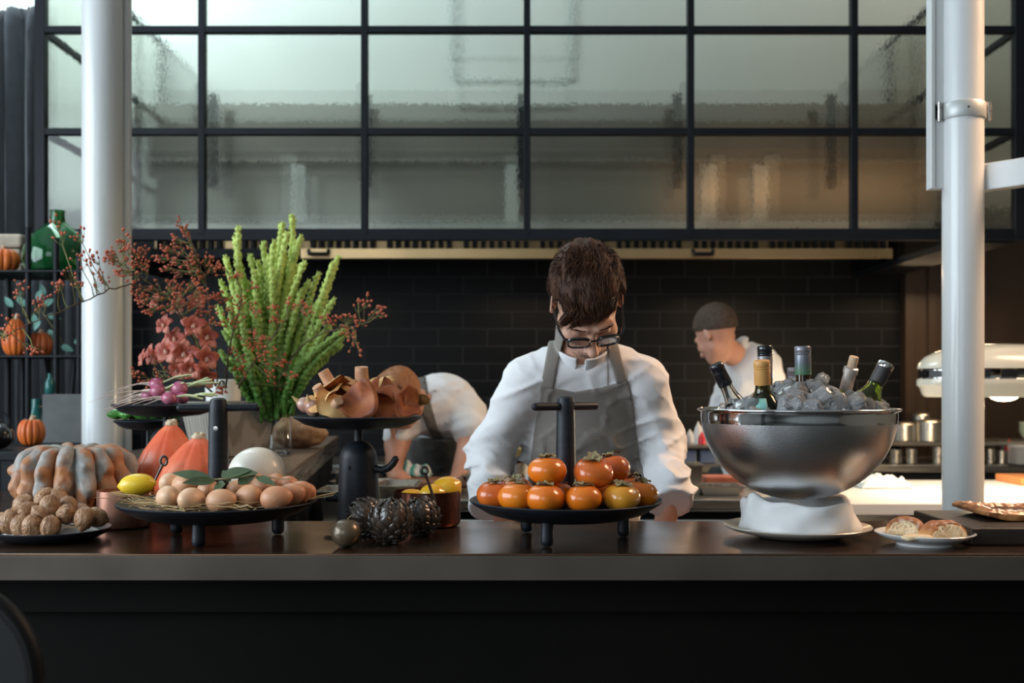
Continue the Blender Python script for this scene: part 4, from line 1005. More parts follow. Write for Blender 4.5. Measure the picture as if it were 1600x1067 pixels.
def hand_sdf(p, s, spread=.9):
    # palm down on a worktop, fingers towards -Y; s mirrors the thumb side
    d = SD.ell(p, (0,-.030,.014), (.040,.048,.0135))
    d = SD.u(d, SD.cap(p, (0,.01,.018), (0,.075,.050), .027,.029), .02)
    for i, (x, L) in enumerate(((-.029,.062),(-.010,.074),(.010,.070),(.028,.055))):
        a = (x*s, -.066, .016); m_ = (x*1.18*s, -.066-L*.5, .024-.002*i); e = (x*1.25*s, -.066-L*.93, .010)
        d = SD.u(d, SD.cap(p, a, m_, .0095,.0085), .006); d = SD.u(d, SD.cap(p, m_, e, .0085,.0072), .003)
    a = (-.034*s,-.018,.012); m_ = (-.060*s,-.048,.013); e = (-.066*s,-.078,.010)
    d = SD.u(d, SD.cap(p, a, m_, .013,.0105), .012); return SD.u(d, SD.cap(p, m_, e, .0105,.0085), .004)

chef = thing('person', 'person with brown hair and black glasses in white chef coat and grey apron, looking down', 'person', (.19, 3.0, 0))
cx0, cy0 = .19, 3.0
def to_root(v, root): return v-np.array(root.location)
LS, RS = V3(.036,2.80,1.364), V3(.342,2.80,1.370)
LE, RE = V3(-.058,2.86,1.172), V3(.388,2.87,1.205)
LW, RW = V3(-.052,2.755,1.078), V3(.400,2.75,1.088)
def torso(p):
    d = SD.ell(p, (.19,3.00,1.00), (.160,.125,.22))
    d = SD.u(d, SD.ell(p, (.188,2.885,1.25), (.165,.122,.20)), .08)
    d = SD.u(d, SD.cap(p, V3(.07,2.815,1.372), V3(.31,2.815,1.377), .057), .07)
    d = SD.u(d, SD.cap(p, V3(.105,2.80,1.405), V3(.25,2.80,1.41), .052), .05)
    return d
def arm(p, A, E, W_, ra, re_, rw):
    d = SD.cap(p, A, E, ra, re_); return SD.u(d, SD.cap(p, E, W_, re_, rw), .03)
def folds(p, amt):
    x, y, z = p[...,0], p[...,1], p[...,2]
    n1 = vnoise(x*9+z*4, y*9, z*22-x*10); n2 = vnoise(x*22+z*12, y*20, z*44+x*18)
    return amt*(.0042*(.4-2.2*np.clip(1-2.2*np.abs(n1),0,1)**1.5)+.0018*(.4-2.0*np.clip(1-2.4*np.abs(n2),0,1)**1.5))
def coat_sdf(p):
    z = p[...,2]
    t = torso(p)
    a = np.minimum(arm(p, LS, LE, LW, .059,.056,.049), arm(p, RS, RE, RW, .059,.059,.050))
    d = SD.u(t, a, .035)
    d = SD.u(d, SD.cap(p, RW+V3(0,.008,.014), RW+V3(.0,-.014,-.022), .056,.057), .008)
    d = SD.u(d, SD.cap(p, LW+V3(0,.008,.014), LW+V3(.0,-.014,-.022), .053,.054), .008)
    d = SD.u(d, SD.ell(p, RW+V3(.047,0,.002), (.014,.02,.014)), .014)
    m_ = .75+.75*np.exp(-((z-1.15)/.08)**2)
    d = d+folds(p, m_)
    # open cuffs
    for W_, E in ((RW,RE),(LW,LE)):
        u_ = (W_-E)/np.linalg.norm(W_-E); d = np.maximum(d, np.where(np.linalg.norm(p-W_, axis=-1) < .12, (p-W_)@u_-.034, -1))
    # neck opening
    d = SD.sub(d, SD.cap(p, V3(.178,2.79,1.462), V3(.180,2.735,1.62), .050,.066), .008)
    # overlapping double breasted edge
    return np.maximum(d, .80-z)
v, f = nets(coat_sdf, (-.16,2.55,.78), (.50,3.16,1.50), .0052)
np_obj('chef_coat', to_root(v, chef), f, M['coat'], chef, iters=1)
# standing collar
def collar(p):
    A, B = V3(.175,2.815,1.405), V3(.180,2.745,1.490)
    d = np.abs(SD.cap(p, A, V3(.182,2.70,1.54), .066,.068))-.0035
    u_ = (B-A)/np.linalg.norm(B-A); h = (p-A)@u_
    gap = np.abs(p[...,0]-.172)-.010
    d = np.maximum(d, h-.078); d = np.maximum(d, -h+.012)
    return np.maximum(d, -np.maximum(gap, p[...,1]-2.76))
v, f = nets(collar, (.08,2.60,1.36), (.28,2.92,1.58), .003); np_obj('collar', to_root(v, chef), f, M['coat'], chef, iters=1)
# front flap edge and buttons
D0 = 2.76
def W2(px, py): return (X(px,D0), Z(py,D0))
flap = [W2(*q) for q in ((870,545),(948,545),(952,640),(960,760),(870,760),(866,640))]
def flap_f(p): return np.maximum(np.maximum(torso(p)+folds(p,.42)-.0035, SD.poly(p[...,0],p[...,2],flap)), p[...,1]-2.86)
v, f = nets(flap_f, (.09,2.70,1.05), (.28,2.88,1.47), .0035); np_obj('double_breasted_flap', to_root(v, chef), f, M['coat'], chef, iters=1)
bm = MB().ball((0,0,0), (.0075,.004,.0075), 16, 10)
b0 = bm.obj('button', pm('grey_button', (.42,.43,.46), .4), chef, loc=(X(880,2.72)-cx0, 2.748-cy0, Z(563,2.75)))
copy_of(b0, chef, loc=(X(937,2.72)-cx0, 2.75-cy0, Z(577,2.75)))
# apron
ap = [W2(*q) for q in ((843,602),(870,607),(897,612),(940,604),(981,594),(992,640),(1003,708),(1012,800),(1016,1010),(818,1010),(824,800),(830,719),(838,653))]
def apron(p): return SD.inter(np.maximum(np.minimum(torso(p)-.0085, coat_sdf(p)-.0045), p[...,1]-2.97), SD.poly(p[...,0],p[...,2],ap), .003)
v, f = nets(apron, (-.01,2.68,.72), (.40,3.0,1.40), .0045); np_obj('apron', to_root(v, chef), f, M['apron'], chef, iters=1)
for k, st in enumerate((((843,606),(864,608),(873,560),(884,512),(864,506),(853,556)), ((962,600),(980,597),(970,560),(962,512),(944,512),(951,560)))):
    pg = [W2(*q) for q in st]
    def strap(p): return SD.inter(np.maximum(np.minimum(torso(p)-.0105, SD.cap(p, V3(.175,2.815,1.40), V3(.182,2.72,1.52), .070,.071)), p[...,1]-2.84), SD.poly(p[...,0],p[...,2],pg), .002)
    v, f = nets(strap, (.02,2.66,1.30), (.32,2.90,1.54), .003); np_obj('apron_strap', to_root(v, chef), f, M['apron'], chef, iters=1)
# apron pocket pen
pn_ = MB().tube([(0,0,0),(.001,.004,.045),(.001,.005,.05)],[.0045,.0045,.002],10); pn_.obj('blue_pen', pm('blue_plastic', (.01,.08,.45), .25), chef, loc=(X(890,2.74)-cx0, 2.752-cy0, Z(628,2.74)), rot=(.1,0,0))
# body: head, neck, hands and legs
hv, hf = nets(full_head, (-.10,-.14,-.15), (.10,.125,.13), .0022); hv = tf(hv, HM)
def limbs(p):
    d = SD.ell(p, (.19,3.00,.93), (.15,.115,.14)); d = SD.u(d, SD.ell(p, (.188,2.90,1.22), (.135,.09,.17)), .08)
    d = SD.u(d, SD.cap(p, V3(.176,2.83,1.37), HM@Vector((0,.045,-.12)), .06,.054), .03)
    for s, x in ((-1,.10),(1,.28)):
        d = SD.u(d, SD.cap(p, V3(x,3.01,.88), V3(x+s*.01,2.99,.50), .085,.06), .03); d = SD.u(d, SD.cap(p, V3(x+s*.01,2.99,.50), V3(x+s*.015,3.03,.09), .058,.04), .03)
        d = SD.u(d, SD.cap(p, V3(x+s*.015,3.04,.05), V3(x+s*.02,2.90,.035), .042,.034), .03)
    d = np.minimum(d, arm(p, LS, LE, LW, .042,.033,.026)); return np.minimum(d, arm(p, RS, RE, RW, .042,.033,.026))
lv, lf = nets(limbs, (-.14,2.6,0), (.48,3.18,1.5), .011)
hand = []
for W_, s, yaw in ((LW,-1,-.5),(RW,1,.15)):
    q, g = nets(lambda p: hand_sdf(p, s), (-.09,-.15,-.01), (.09,.11,.09), .0026)
    hm = Matrix.Translation((W_[0]+(.02 if s < 0 else .003), W_[1]-.012, .934)) @ Matrix.Rotation(yaw, 4, 'Z'); q = tf(q, hm); hand.append((q, g))
    wl = hm@Vector((0,.072,.048))
    q2, g2 = nets(lambda p: SD.cap(p, V3(*wl), W_, .028,.031), (-.15,2.5,.9), (.5,2.8,1.15), .006); hand.append((q2, g2))
v, f = merge([(hv,hf),(lv,lf)]+hand); np_obj('body', to_root(v, chef), f, M['skin'], chef)
def trous(p):
    d = SD.ell(p, (.19,3.00,.92), (.165,.128,.13))
    for s, x in ((-1,.10),(1,.28)):
        d = SD.u(d, SD.cap(p, V3(x,3.01,.88), V3(x+s*.01,2.99,.50), .095,.075), .03); d = SD.u(d, SD.cap(p, V3(x+s*.01,2.99,.50), V3(x+s*.015,3.03,.10), .073,.065), .03)
    return np.maximum(d, .07-p[...,2])
v, f = nets(trous, (-.05,2.8,.05), (.43,3.2,1.1), .011); np_obj('trousers', to_root(v, chef), f, M['trousers'], chef, iters=1)
for s, x in ((-1,.085),(1,.295)):
    v, f = nets(lambda p: np.maximum(SD.cap(p, V3(x,3.05,.05), V3(x,2.90,.042), .052,.044), .003-p[...,2]), (x-.08,2.8,-.01), (x+.08,3.15,.12), .006); np_obj('shoe', to_root(v, chef), f, M['spectacle'], chef)
# hair
def hair(p):
    x, y, z = p[...,0], p[...,1], p[...,2]
    th = .007+.020*np.clip((z-.02)/.08,0,1)-.004*np.clip((np.abs(x)-.05)/.03,0,1)*np.clip((.06-z)/.05,0,1)
    d = SD.ell(p, (0,.014,.030), (.0765,.096,.088))-th
    d = d+.0045*vnoise(x*45,y*14,z*14)+.003*vnoise(x*95,y*30,z*30)
    line = z+.74*y-.004 + .010*vnoise(x*40,y*20,z*20)
    side = np.where(np.abs(x) > .055, -.012, 0)
    line = line - side*.5 - (.7*np.clip(x-.002,0,.05)+.008)*(y < -.03) - .034*np.clip((np.abs(x)-.056)/.014,0,1)*(y < .07)
    d = SD.inter(d, -line, .008)
    return d
v, f = nets(hair, (-.115,-.13,-.13), (.115,.145,.165), .0026)
iv = to_root(tf(v, HM), chef); np_obj('hair', iv, f, M['hair'], chef, iters=1)
hs = MB(); r = random.Random(9)
for k in range(2600):
    a = r.uniform(0, 2*PI); q = r.random()**.6
    if k < 1900: nx_, ny_, nz_ = math.cos(a)*q, math.sin(a)*q, math.sqrt(max(0,1-q*q))
    else: nx_, ny_, nz_ = r.uniform(-.8,.5), r.uniform(-.95,-.55), r.uniform(.25,.7)
    ln = math.sqrt(nx_**2+ny_**2+nz_**2); nx_/=ln; ny_/=ln; nz_/=ln
    pos = Vector((nx_*.080, .014+ny_*.099, .030+nz_*.096))
    if pos.z+.74*pos.y < .006+(.034*min(1,max(0,(abs(pos.x)-.056)/.014)) if pos.y < .07 else 0): continue
    out = Vector((nx_/.08,ny_/.1,nz_/.1)).normalized()
    cl_ = nz(pos.x*30,pos.y*30,pos.z*30); 
    flow = Vector((.35*math.copysign(1,pos.x)*(abs(pos.x)/.08)+.5*cl_-.25, -1.0, -.25)) if pos.y < .07 else Vector((.2*cl_,.2,-1))
    flow = (flow-out*flow.dot(out)).normalized()
    L = r.uniform(.016,.034)*(1.25 if ny_ < -.3 and nz_ > .2 else 1); lift = r.uniform(.0,.008)+(.010 if nz_ > .6 else 0)
    pts = []; c = pos+out*.006
    for i in range(5):
        t = i/4; pts.append(c+flow*L*t+out*(lift*math.sin(t*2.2)+.004*t)-out*(.5*L*L*t*t/.09)*(1 if nz_ < .6 else .6)+Vector((.003*cl_*t*t,0,0)))
    w = r.uniform(.0006,.0014); hs.tube([HM@p_ for p_ in pts], [w,w,w*.9,w*.6,w*.15], 4, cap=False)
# fringe falling over the forehead
for k in range(420):
    x = r.uniform(-.056,.012); pos = Vector((x,-.080+abs(x)*.25+r.uniform(-.004,.008),.068+r.uniform(-.014,.018)))
    L = r.uniform(.014,.046)*(1.25 if x < -.02 else .6); cx__ = nz(x*60,k*.05,2)*.4
    pts = [pos+Vector((cx__*L*t-(.25+.5*r.random())*L*t, -.010*t-.006*math.sin(t*3), -L*t)) for t in (0,.25,.5,.75,1)]
    w = r.uniform(.0007,.0015); hs.tube([HM@p_ for p_ in pts], [w,w,w*.9,w*.6,w*.1], 4, cap=False)
hs.v = [(a[0]-cx0,a[1]-cy0,a[2]) for a in hs.v]; hs.obj('hair_strands', M['hair'], chef)
eb = MB()
for s in (-1,1):
    for k in range(60):
        t = r.random(); pp_ = Vector((s*(.014+.032*t), -.1015+.016*t*t+.002, .0190+.002*math.sin(t*2.6)-.004*t+r.uniform(-.002,.002)))
        eb.tube([HM@pp_, HM@(pp_+Vector((s*.007,-.0005,.001)))], [.0006,.0002], 4)
eb.v = [(a[0]-cx0,a[1]-cy0,a[2]) for a in eb.v]; eb.obj('eyebrows', M['hair'], chef)
st = MB(); hvl = nets(full_head, (-.10,-.14,-.15), (.10,.0,-.045), .004)[0]; r.shuffle(idx_ := list(range(len(hvl))))
for i in idx_[:2600]:
    a = hvl[i]
    if a[1] > -.012 or a[2] > -.050+.25*abs(a[0]) or a[2] < -.128 or abs(a[0]) > .095 or (abs(a[0]) < .021 and -.080 < a[2] < -.062): continue
    n_ = Vector((a[0]*1.2, a[1]+.02, -.02)).normalized(); p0 = Vector(a)-n_*.0004; st.tube([HM@p0, HM@(p0+n_*.0015+Vector((0,0,-.0014)))], [.00042,.0002], 3, cap=False)
st.v = [(a[0]-cx0,a[1]-cy0,a[2]) for a in st.v]; x_ = st.obj('beard_stubble', M['hair'], chef)
# glasses
gl_ = MB()
def rr_loop(cx_, cz_, w, h, n=28, e=3.2):
    out = []
    for i in range(n+1):
        a = 2*PI*i/n; c, s = math.cos(a), math.sin(a)
        out.append((cx_+w*math.copysign(abs(c)**(2/e), c), cz_+h*math.copysign(abs(s)**(2/e), s)))
    return out
for s in (-1,1):
    lp = rr_loop(s*.034, -.004, .0255, .0175)
    gl_.tube([(x, -.118+abs(x)*.10, z) for x, z in lp], [.0026+(.0014 if z > .004 else 0) for x, z in lp], 8, cap=False)
    gl_.tube([(s*.058,-.1115,.008),(s*.068,-.106,.008),(s*.076,-.08,.004),(s*.081,-.03,.001),(s*.083,.010,.0),(s*.083,.030,-.018)], [.0036,.0036,.003,.0026,.0024,.002], 8, flat=.7)
gl_.tube([(-.010,-.117,.003),(-.005,-.1195,.007),(.005,-.1195,.007),(.010,-.117,.003)], .0026, 8)
gl_.v = [tuple((HM@Vector(a))-Vector((cx0,cy0,0))) for a in gl_.v]; gobj = gl_.obj('glasses', M['spectacle'], chef)
thin = bpy.data.materials.new('spectacle_lens'); thin.use_nodes = True; nt = thin.node_tree; nt.nodes.remove(nt.nodes['Principled BSDF'])
a_ = nt.nodes.new('ShaderNodeBsdfTransparent'); a_.inputs[0].default_value = (.95,.96,.97,1); b_ = nt.nodes.new('ShaderNodeBsdfGlossy'); b_.inputs['Roughness'].default_value = .03; mx = nt.nodes.new('ShaderNodeMixShader'); mx.inputs[0].default_value = .12
nt.links.new(a_.outputs[0], mx.inputs[1]); nt.links.new(b_.outputs[0], mx.inputs[2]); nt.links.new(mx.outputs[0], nt.nodes['Material Output'].inputs[0])
for s in (-1,1):
    ln = MB(); lp = rr_loop(s*.034, -.004, .0245, .0165)[:-1]; n_ = len(lp)
    ln.add([tuple((HM@Vector((x,-.118+abs(x)*.10+o_,z)))-Vector((cx0,cy0,0))) for o_ in (0,.0015) for x, z in lp], [tuple(range(n_)), tuple(reversed(range(n_,2*n_)))]+[(i,i+n_,(i+1)%n_+n_,(i+1)%n_) for i in range(n_)])
    ln.obj('lens', thin, gobj)

# ---- bending cook
bc = thing('person', 'person with ginger hair in white short-sleeved shirt and dark apron, bent over the bench behind', 'person', (-.28,4.55,0))
A = lambda px, py, d: V3(*P(px,py,d))
sL, sR = A(640,650,4.02), A(726,645,4.10)
def shirt(p):
    d = SD.cap(p, V3(-.28,4.50,1.03), A(692,633,4.16), .125,.118)
    d = SD.u(d, SD.cap(p, sL, sR, .072), .07)
    d = SD.u(d, SD.ell(p, A(688,630,4.22), (.13,.20,.105)), .05)
    d = SD.u(d, SD.cap(p, sR, A(732,672,4.0), .070,.060), .03); d = SD.u(d, SD.cap(p, sL, A(622,676,3.96), .068,.055), .03)
    d = SD.sub(d, SD.cap(p, A(655,635,4.05), A(625,615,3.9), .055), .02)
    return d+folds(p, .9)
v, f = nets(shirt, (-.62,3.75,.88), (.02,4.75,1.52), .010); np_obj('shirt', to_root(v, bc), f, M['coat'], bc, iters=1)
def bbody(p):
    hc = A(622,627,3.90)
    q = p-hc; R_ = np.array(Euler((1.28,.15,-.30)).to_matrix()); q = q@R_
    d = head_sdf(q*1.0)
    d = SD.u(d, SD.ell(q, (.078,.01,-.01), (.01,.018,.028)), .006); d = SD.u(d, SD.ell(q, (-.078,.01,-.01), (.01,.018,.028)), .006)
    d = SD.u(d, SD.cap(p, hc+V3(.02,.05,-.01), A(672,632,4.10), .055,.06), .03)
    d = SD.u(d, SD.cap(p, V3(-.28,4.50,.98), A(692,636,4.16), .10,.10), .05)
    for s, e, w, h in ((sR, A(734,690,3.98), A(716,748,3.86), A(700,765,3.78)), (sL, A(620,695,3.95), A(615,735,3.88), A(628,755,3.80))):
        d = SD.u(d, SD.cap(p, s, e, .045,.042), .02); d = SD.u(d, SD.cap(p, e, w, .042,.030), .02); d = SD.u(d, SD.ell(p, (w+h)/2, (.038,.06,.022)), .02)
        for i in range(4): d = SD.u(d, SD.cap(p, (w+h)/2+V3(-.024+.016*i,-.03,0), h+V3(-.03+.02*i,-.035,-.012), .0095,.008), .006)
        d = SD.u(d, SD.cap(p, w, (w+h)/2+V3(.045,-.02,-.005), .013,.010), .01)
    for x in (-.37,-.19):
        d = SD.u(d, SD.cap(p, V3(x,4.52,.92), V3(x,4.55,.08), .085,.045), .03); d = SD.u(d, SD.cap(p, V3(x,4.55,.05), V3(x,4.42,.035), .04,.035), .02)
    return d
v, f = nets(bbody, (-.62,3.66,0), (.02,4.72,1.56), .0085); np_obj('body', to_root(v, bc), f, M['skin_dim'], bc)
def bhair(p):
    hc = A(622,627,3.90); q = (p-hc)@np.array(Euler((1.28,.15,-.30)).to_matrix())
    d = SD.ell(q, (0,.014,.030), (.0765,.096,.088))-.010+.004*vnoise(q[...,0],q[...,1],q[...,2],60)
    return SD.inter(d, -(q[...,2]+.74*q[...,1]-.004), .008)
v, f = nets(bhair, (-.6,3.7,1.15), (-.2,4.2,1.6), .0055); np_obj('hair', to_root(v, bc), f, M['hair_red'], bc)
def bapron(p):
    d = SD.u(SD.cap(p, V3(-.28,4.42,1.02), V3(-.27,4.48,.55), .145,.160), SD.cap(p, V3(-.28,4.46,1.05), A(690,640,4.14), .142,.140), .03)+folds(p,.5)
    return np.maximum(np.maximum(d, p[...,2]-1.155), p[...,1]-4.60)
v, f = nets(bapron, (-.5,3.9,.4), (0,4.65,1.2), .010); np_obj('apron', to_root(v, bc), f, M['apron_dark'], bc, iters=1)
sg = [(X(a,4.1),Z(b,4.1)) for a, b in ((650,590),(664,588),(680,640),(694,692),(680,694),(664,645))]
def bstrap(p): return np.maximum(np.maximum(shirt(p)-.008, SD.poly(p[...,0],p[...,2],sg)), p[...,1]-4.3)
v, f = nets(bstrap, (-.45,3.9,1.1), (-.2,4.35,1.45), .006); np_obj('apron_strap', to_root(v, bc), f, M['apron_dark'], bc)
def btr(p):
    d = SD.ell(p, (-.28,4.53,.95), (.16,.13,.14))
    for x in (-.37,-.19): d = SD.u(d, SD.cap(p, V3(x,4.52,.92), V3(x,4.56,.10), .10,.07), .03)
    return d
v, f = nets(btr, (-.55,4.3,.02), (0,4.8,1.2), .014); np_obj('trousers', to_root(v, bc), f, M['trousers'], bc)

# ---- cook seen from behind at the right
rc = thing('person', 'person with cropped dark hair in white chef coat, turned away at the back wall', 'person', (1.06,4.85,0))
hc2 = A(1119,520,4.56); R2 = np.array(Euler((.50,.12,math.radians(-142))).to_matrix())
def rhead(p):
    q = (p-hc2)@R2; d = head_sdf(q)
    for s in (-1,1): d = SD.u(d, ear_sdf(q, s), .006)
    return d
def rbody(p):
    d = SD.u(rhead(p), SD.cap(p, hc2+V3(.02,.02,-.05), A(1156,560,4.70), .050,.055), .02)
    d = SD.u(d, SD.cap(p, A(1172,600,4.75), V3(1.06,4.85,.95), .11,.12), .05)
    for x in (.97,1.15):
        d = SD.u(d, SD.cap(p, V3(x,4.86,.90), V3(x,4.88,.08), .085,.045), .03); d = SD.u(d, SD.cap(p, V3(x,4.88,.05), V3(x-.05,5.0,.035), .04,.035), .02)
    for a_, e_, w_ in ((A(1150,590,4.85), V3(.93,5.05,1.13), V3(.90,5.25,1.08)), (A(1205,590,4.70), V3(1.19,4.80,1.10), V3(1.10,5.0,1.03))):
        d = SD.u(d, SD.cap(p, a_, e_, .045,.04), .02); d = SD.u(d, SD.cap(p, e_, w_, .038,.03), .02); d = SD.u(d, SD.ell(p, w_+V3(0,.06,-.01), (.04,.07,.022)), .02)
    return d
v, f = nets(rbody, (.74,4.38,0), (1.32,5.40,1.76), .0095); np_obj('body', to_root(v, rc), f, M['skin_dim'], rc)
def rhair(p):
    q = (p-hc2)@R2; d = SD.ell(q, (0,.014,.030), (.0765,.096,.088))-.006+.002*vnoise(q[...,0],q[...,1],q[...,2],90)
    return SD.inter(d, -(q[...,2]+.50*q[...,1]-.016), .008)
v, f = nets(rhair, (.72,4.40,1.35), (1.02,4.72,1.75), .005); np_obj('hair', to_root(v, rc), f, M['hair_short'], rc)
def rcoat(p):
    d = SD.cap(p, A(1168,575,4.72), V3(1.06,4.85,.92), .105,.14)
    d = SD.u(d, SD.cap(p, A(1152,572,4.84), A(1190,566,4.66), .062), .06)
    d = SD.u(d, SD.cap(p, A(1150,580,4.86), V3(.93,5.05,1.14), .062,.055), .03); d = SD.u(d, SD.cap(p, A(1198,578,4.66), V3(1.19,4.80,1.12), .066,.058), .03)
    d = SD.u(d, SD.cap(p, A(1146,552,4.68), A(1164,530,4.66), .045,.014), .02)
    d = SD.sub(d, SD.cap(p, A(1140,546,4.64), A(1119,516,4.56), .056), .01)
    return d+folds(p,.9)
v, f = nets(rcoat, (.80,4.45,.80), (1.34,5.25,1.62), .010); np_obj('chef_coat', to_root(v, rc), f, M['coat'], rc, iters=1)
tie = [(X(a,4.6),Z(b,4.6)) for a, b in ((1144,535),(1150,535),(1148,566),(1142,566))]
v, f = nets(lambda p: np.maximum(np.maximum(rcoat(p)-.006, SD.poly(p[...,0],p[...,2],tie)), p[...,1]-4.75), (.85,4.45,1.3), (1.1,4.8,1.6), .005); np_obj('apron_strap', to_root(v, rc), f, M['apron_dark'], rc)
v, f = nets(lambda p: np.minimum(SD.cap(p, V3(.97,4.86,.93), V3(.97,4.88,.10), .10,.07), SD.cap(p, V3(1.15,4.86,.93), V3(1.15,4.88,.10), .10,.07)), (.8,4.7,.02), (1.3,5.05,1.1), .014); np_obj('trousers', to_root(v, rc), f, M['trousers'], rc)
# ================================================================ PRODUCE ON THE STANDS
M['mush_cap'] = pm('mushroom_cap', [(.13,.026,.007),(.28,.070,.016),(.40,.13,.032)], .6, scale=26, detail=6, bump=.4, bscale=70, bdist=.002)
M['mush_gill'] = pm('mushroom_gills', [(.42,.18,.05),(.62,.34,.12),(.68,.46,.20)], .65, scale=18, detail=5, bump=.4, bscale=120, bdist=.001)
M['mush_stem'] = pm('mushroom_stem', [(.44,.20,.10),(.60,.36,.22)], .6, scale=40, detail=5, bump=.3, bscale=80)
def mushroom(pos, axis, R, depth, seed, label, stem=.0, flip=False, squash=1.0, spin=0):
    """funnel shaped cap: concave brown upper face, paler gilled underside"""
    t = thing('wild_mushroom', label, 'mushroom', pos, 'wild mushrooms on the whale stand'); r = random.Random(seed)
    Q = Vector((0,0,1)).rotation_difference(Vector(axis).normalized()).to_matrix().to_4x4() @ Matrix.Rotation(spin, 4, 'Z')
    n, m = 64, 14; ph = [r.uniform(0,6) for _ in range(4)]
    def surf(q, a, off):
        wav = .16*math.sin(2*a+ph[0])+.12*math.sin(3*a+ph[1])+.06*math.sin(5*a+ph[2])
        rad = R*q*(1+.14*math.sin(2*a+ph[3])+.06*math.sin(5*a+ph[1]))
        z = depth*(q**1.8)-depth*.25*max(0,(q-.8)/.2)**2*1.6 + R*wav*q**2*.9 + off
        return Vector((rad*math.cos(a)*squash, rad*math.sin(a), z))
    for nm, mt, flipn in (('cap', M['mush_cap'], False), ('gills', M['mush_gill'], True)):
        mb = MB(); v = []; f = []
        for j in range(m+1):
            q = j/m
            for k in range(n):
                a = 2*PI*k/n
                if not flipn: p_ = surf(q, a, .0032*(1-q**6)+.0006)
                else:
                    p_ = surf(q, a, -.0030*(1-q**6)+.0007*math.cos(32*a)*min(1,q*2)*(1-q**8)-.0002)
                v.append(Q@p_)
        for j in range(m):
            for k in range(n):
                k2 = (k+1)%n; qd = (j*n+k,(j+1)*n+k,(j+1)*n+k2,j*n+k2); f.append(qd if not flipn else qd[::-1])
        mb.add(v, f).obj(nm, mt, t, ang=80)
    if stem:
        mb = MB(); rs = R*.27
        mb.tube([Q@Vector((0,0,.004)),Q@Vector((.001,0,-stem*.3)),Q@Vector((.002,.001,-stem*.7)),Q@Vector((.003,.001,-stem))],[rs*1.35,rs,rs*.95,rs*.92],20); mb.obj('stem', M['mush_stem'], t)
mz = Z(649.5,2.44)
def MP(px, py, d): return P(px, py, d)
mushroom(MP(566,628,2.375),(-.35,-.92,.25),.054,.020,1,'big folded brown mushroom cap facing us at the front centre of the stand',squash=.72)
mushroom(MP(566,606,2.47),(.05,.15,-1),.060,-.012,2,'upturned mushroom with thick cut stem pointing straight up at the top of the heap',stem=.048)
mushroom(MP(520,606,2.44),(.42,.1,-.9),.052,-.012,3,'upturned mushroom with cut stem leaning left at the upper left of the heap',stem=.044)
mushroom(MP(508,622,2.40),(.45,.35,-.85),.046,-.010,4,'pale mushroom with short stem at the left, below the leaning one',stem=.034)
mushroom(MP(525,632,2.365),(-.3,.75,-.55),.042,.010,5,'yellowish mushroom turned gills out at the front left of the heap',stem=.016)
mushroom(MP(543,630,2.42),(.2,-.6,.75),.056,.016,6,'dark shadowed mushroom cap between the left and the centre ones')
mushroom(MP(612,616,2.44),(.3,-.25,.9),.058,.020,7,'curled mushroom cap at the upper right of the heap',squash=.85)
mushroom(MP(606,634,2.40),(.15,-.75,.6),.050,.018,8,'folded mushroom cap lying at the lower right of centre',squash=.9)
mushroom(MP(632,632,2.40),(.75,-.45,.45),.048,.020,9,'ochre mushroom cap standing at the right end of the heap',squash=.8)
mushroom(MP(590,603,2.50),(.2,.2,-.95),.046,-.010,10,'brown mushroom peeking behind the thick stem at the top')
mushroom(MP(640,622,2.47),(.5,.2,.8),.040,.014,11,'small mushroom at the back right next to the ginger hair')
mushroom(MP(580,640,2.46),(0,0,1),.060,.010,12,'mushroom at the bottom of the heap, mostly covered')
# shallots at the left end of the dish
M['shallot'] = pm('shallot_skin', [(.22,.08,.07),(.42,.20,.15),(.55,.38,.30)], .3, scale=30, stretch=(1,1,.2), coat=.3)
for i, (px, py, d, lab) in enumerate(((478,633,2.41,'at the left end of the mushroom dish'),(489,638,2.39,'in front beside the left mushroom'))):
    t = thing('shallot', 'shiny brown shallot '+lab, 'shallot', MP(px,py,d), 'shallots on the mushroom dish'); t.rotation_euler = (.3,-1.1+.5*i,.4*i)
    MB().ball((0,0,0),(.017,.017,.021),24,16,fn=lambda q: 1+.02*math.cos(9*math.atan2(q.y,q.x))).obj('bulb', M['shallot'], t)
    MB().tube([(0,0,.018),(.002,0,.028),(.005,0,.036)],[.006,.003,.001],8).obj('tip', M['straw'], t)
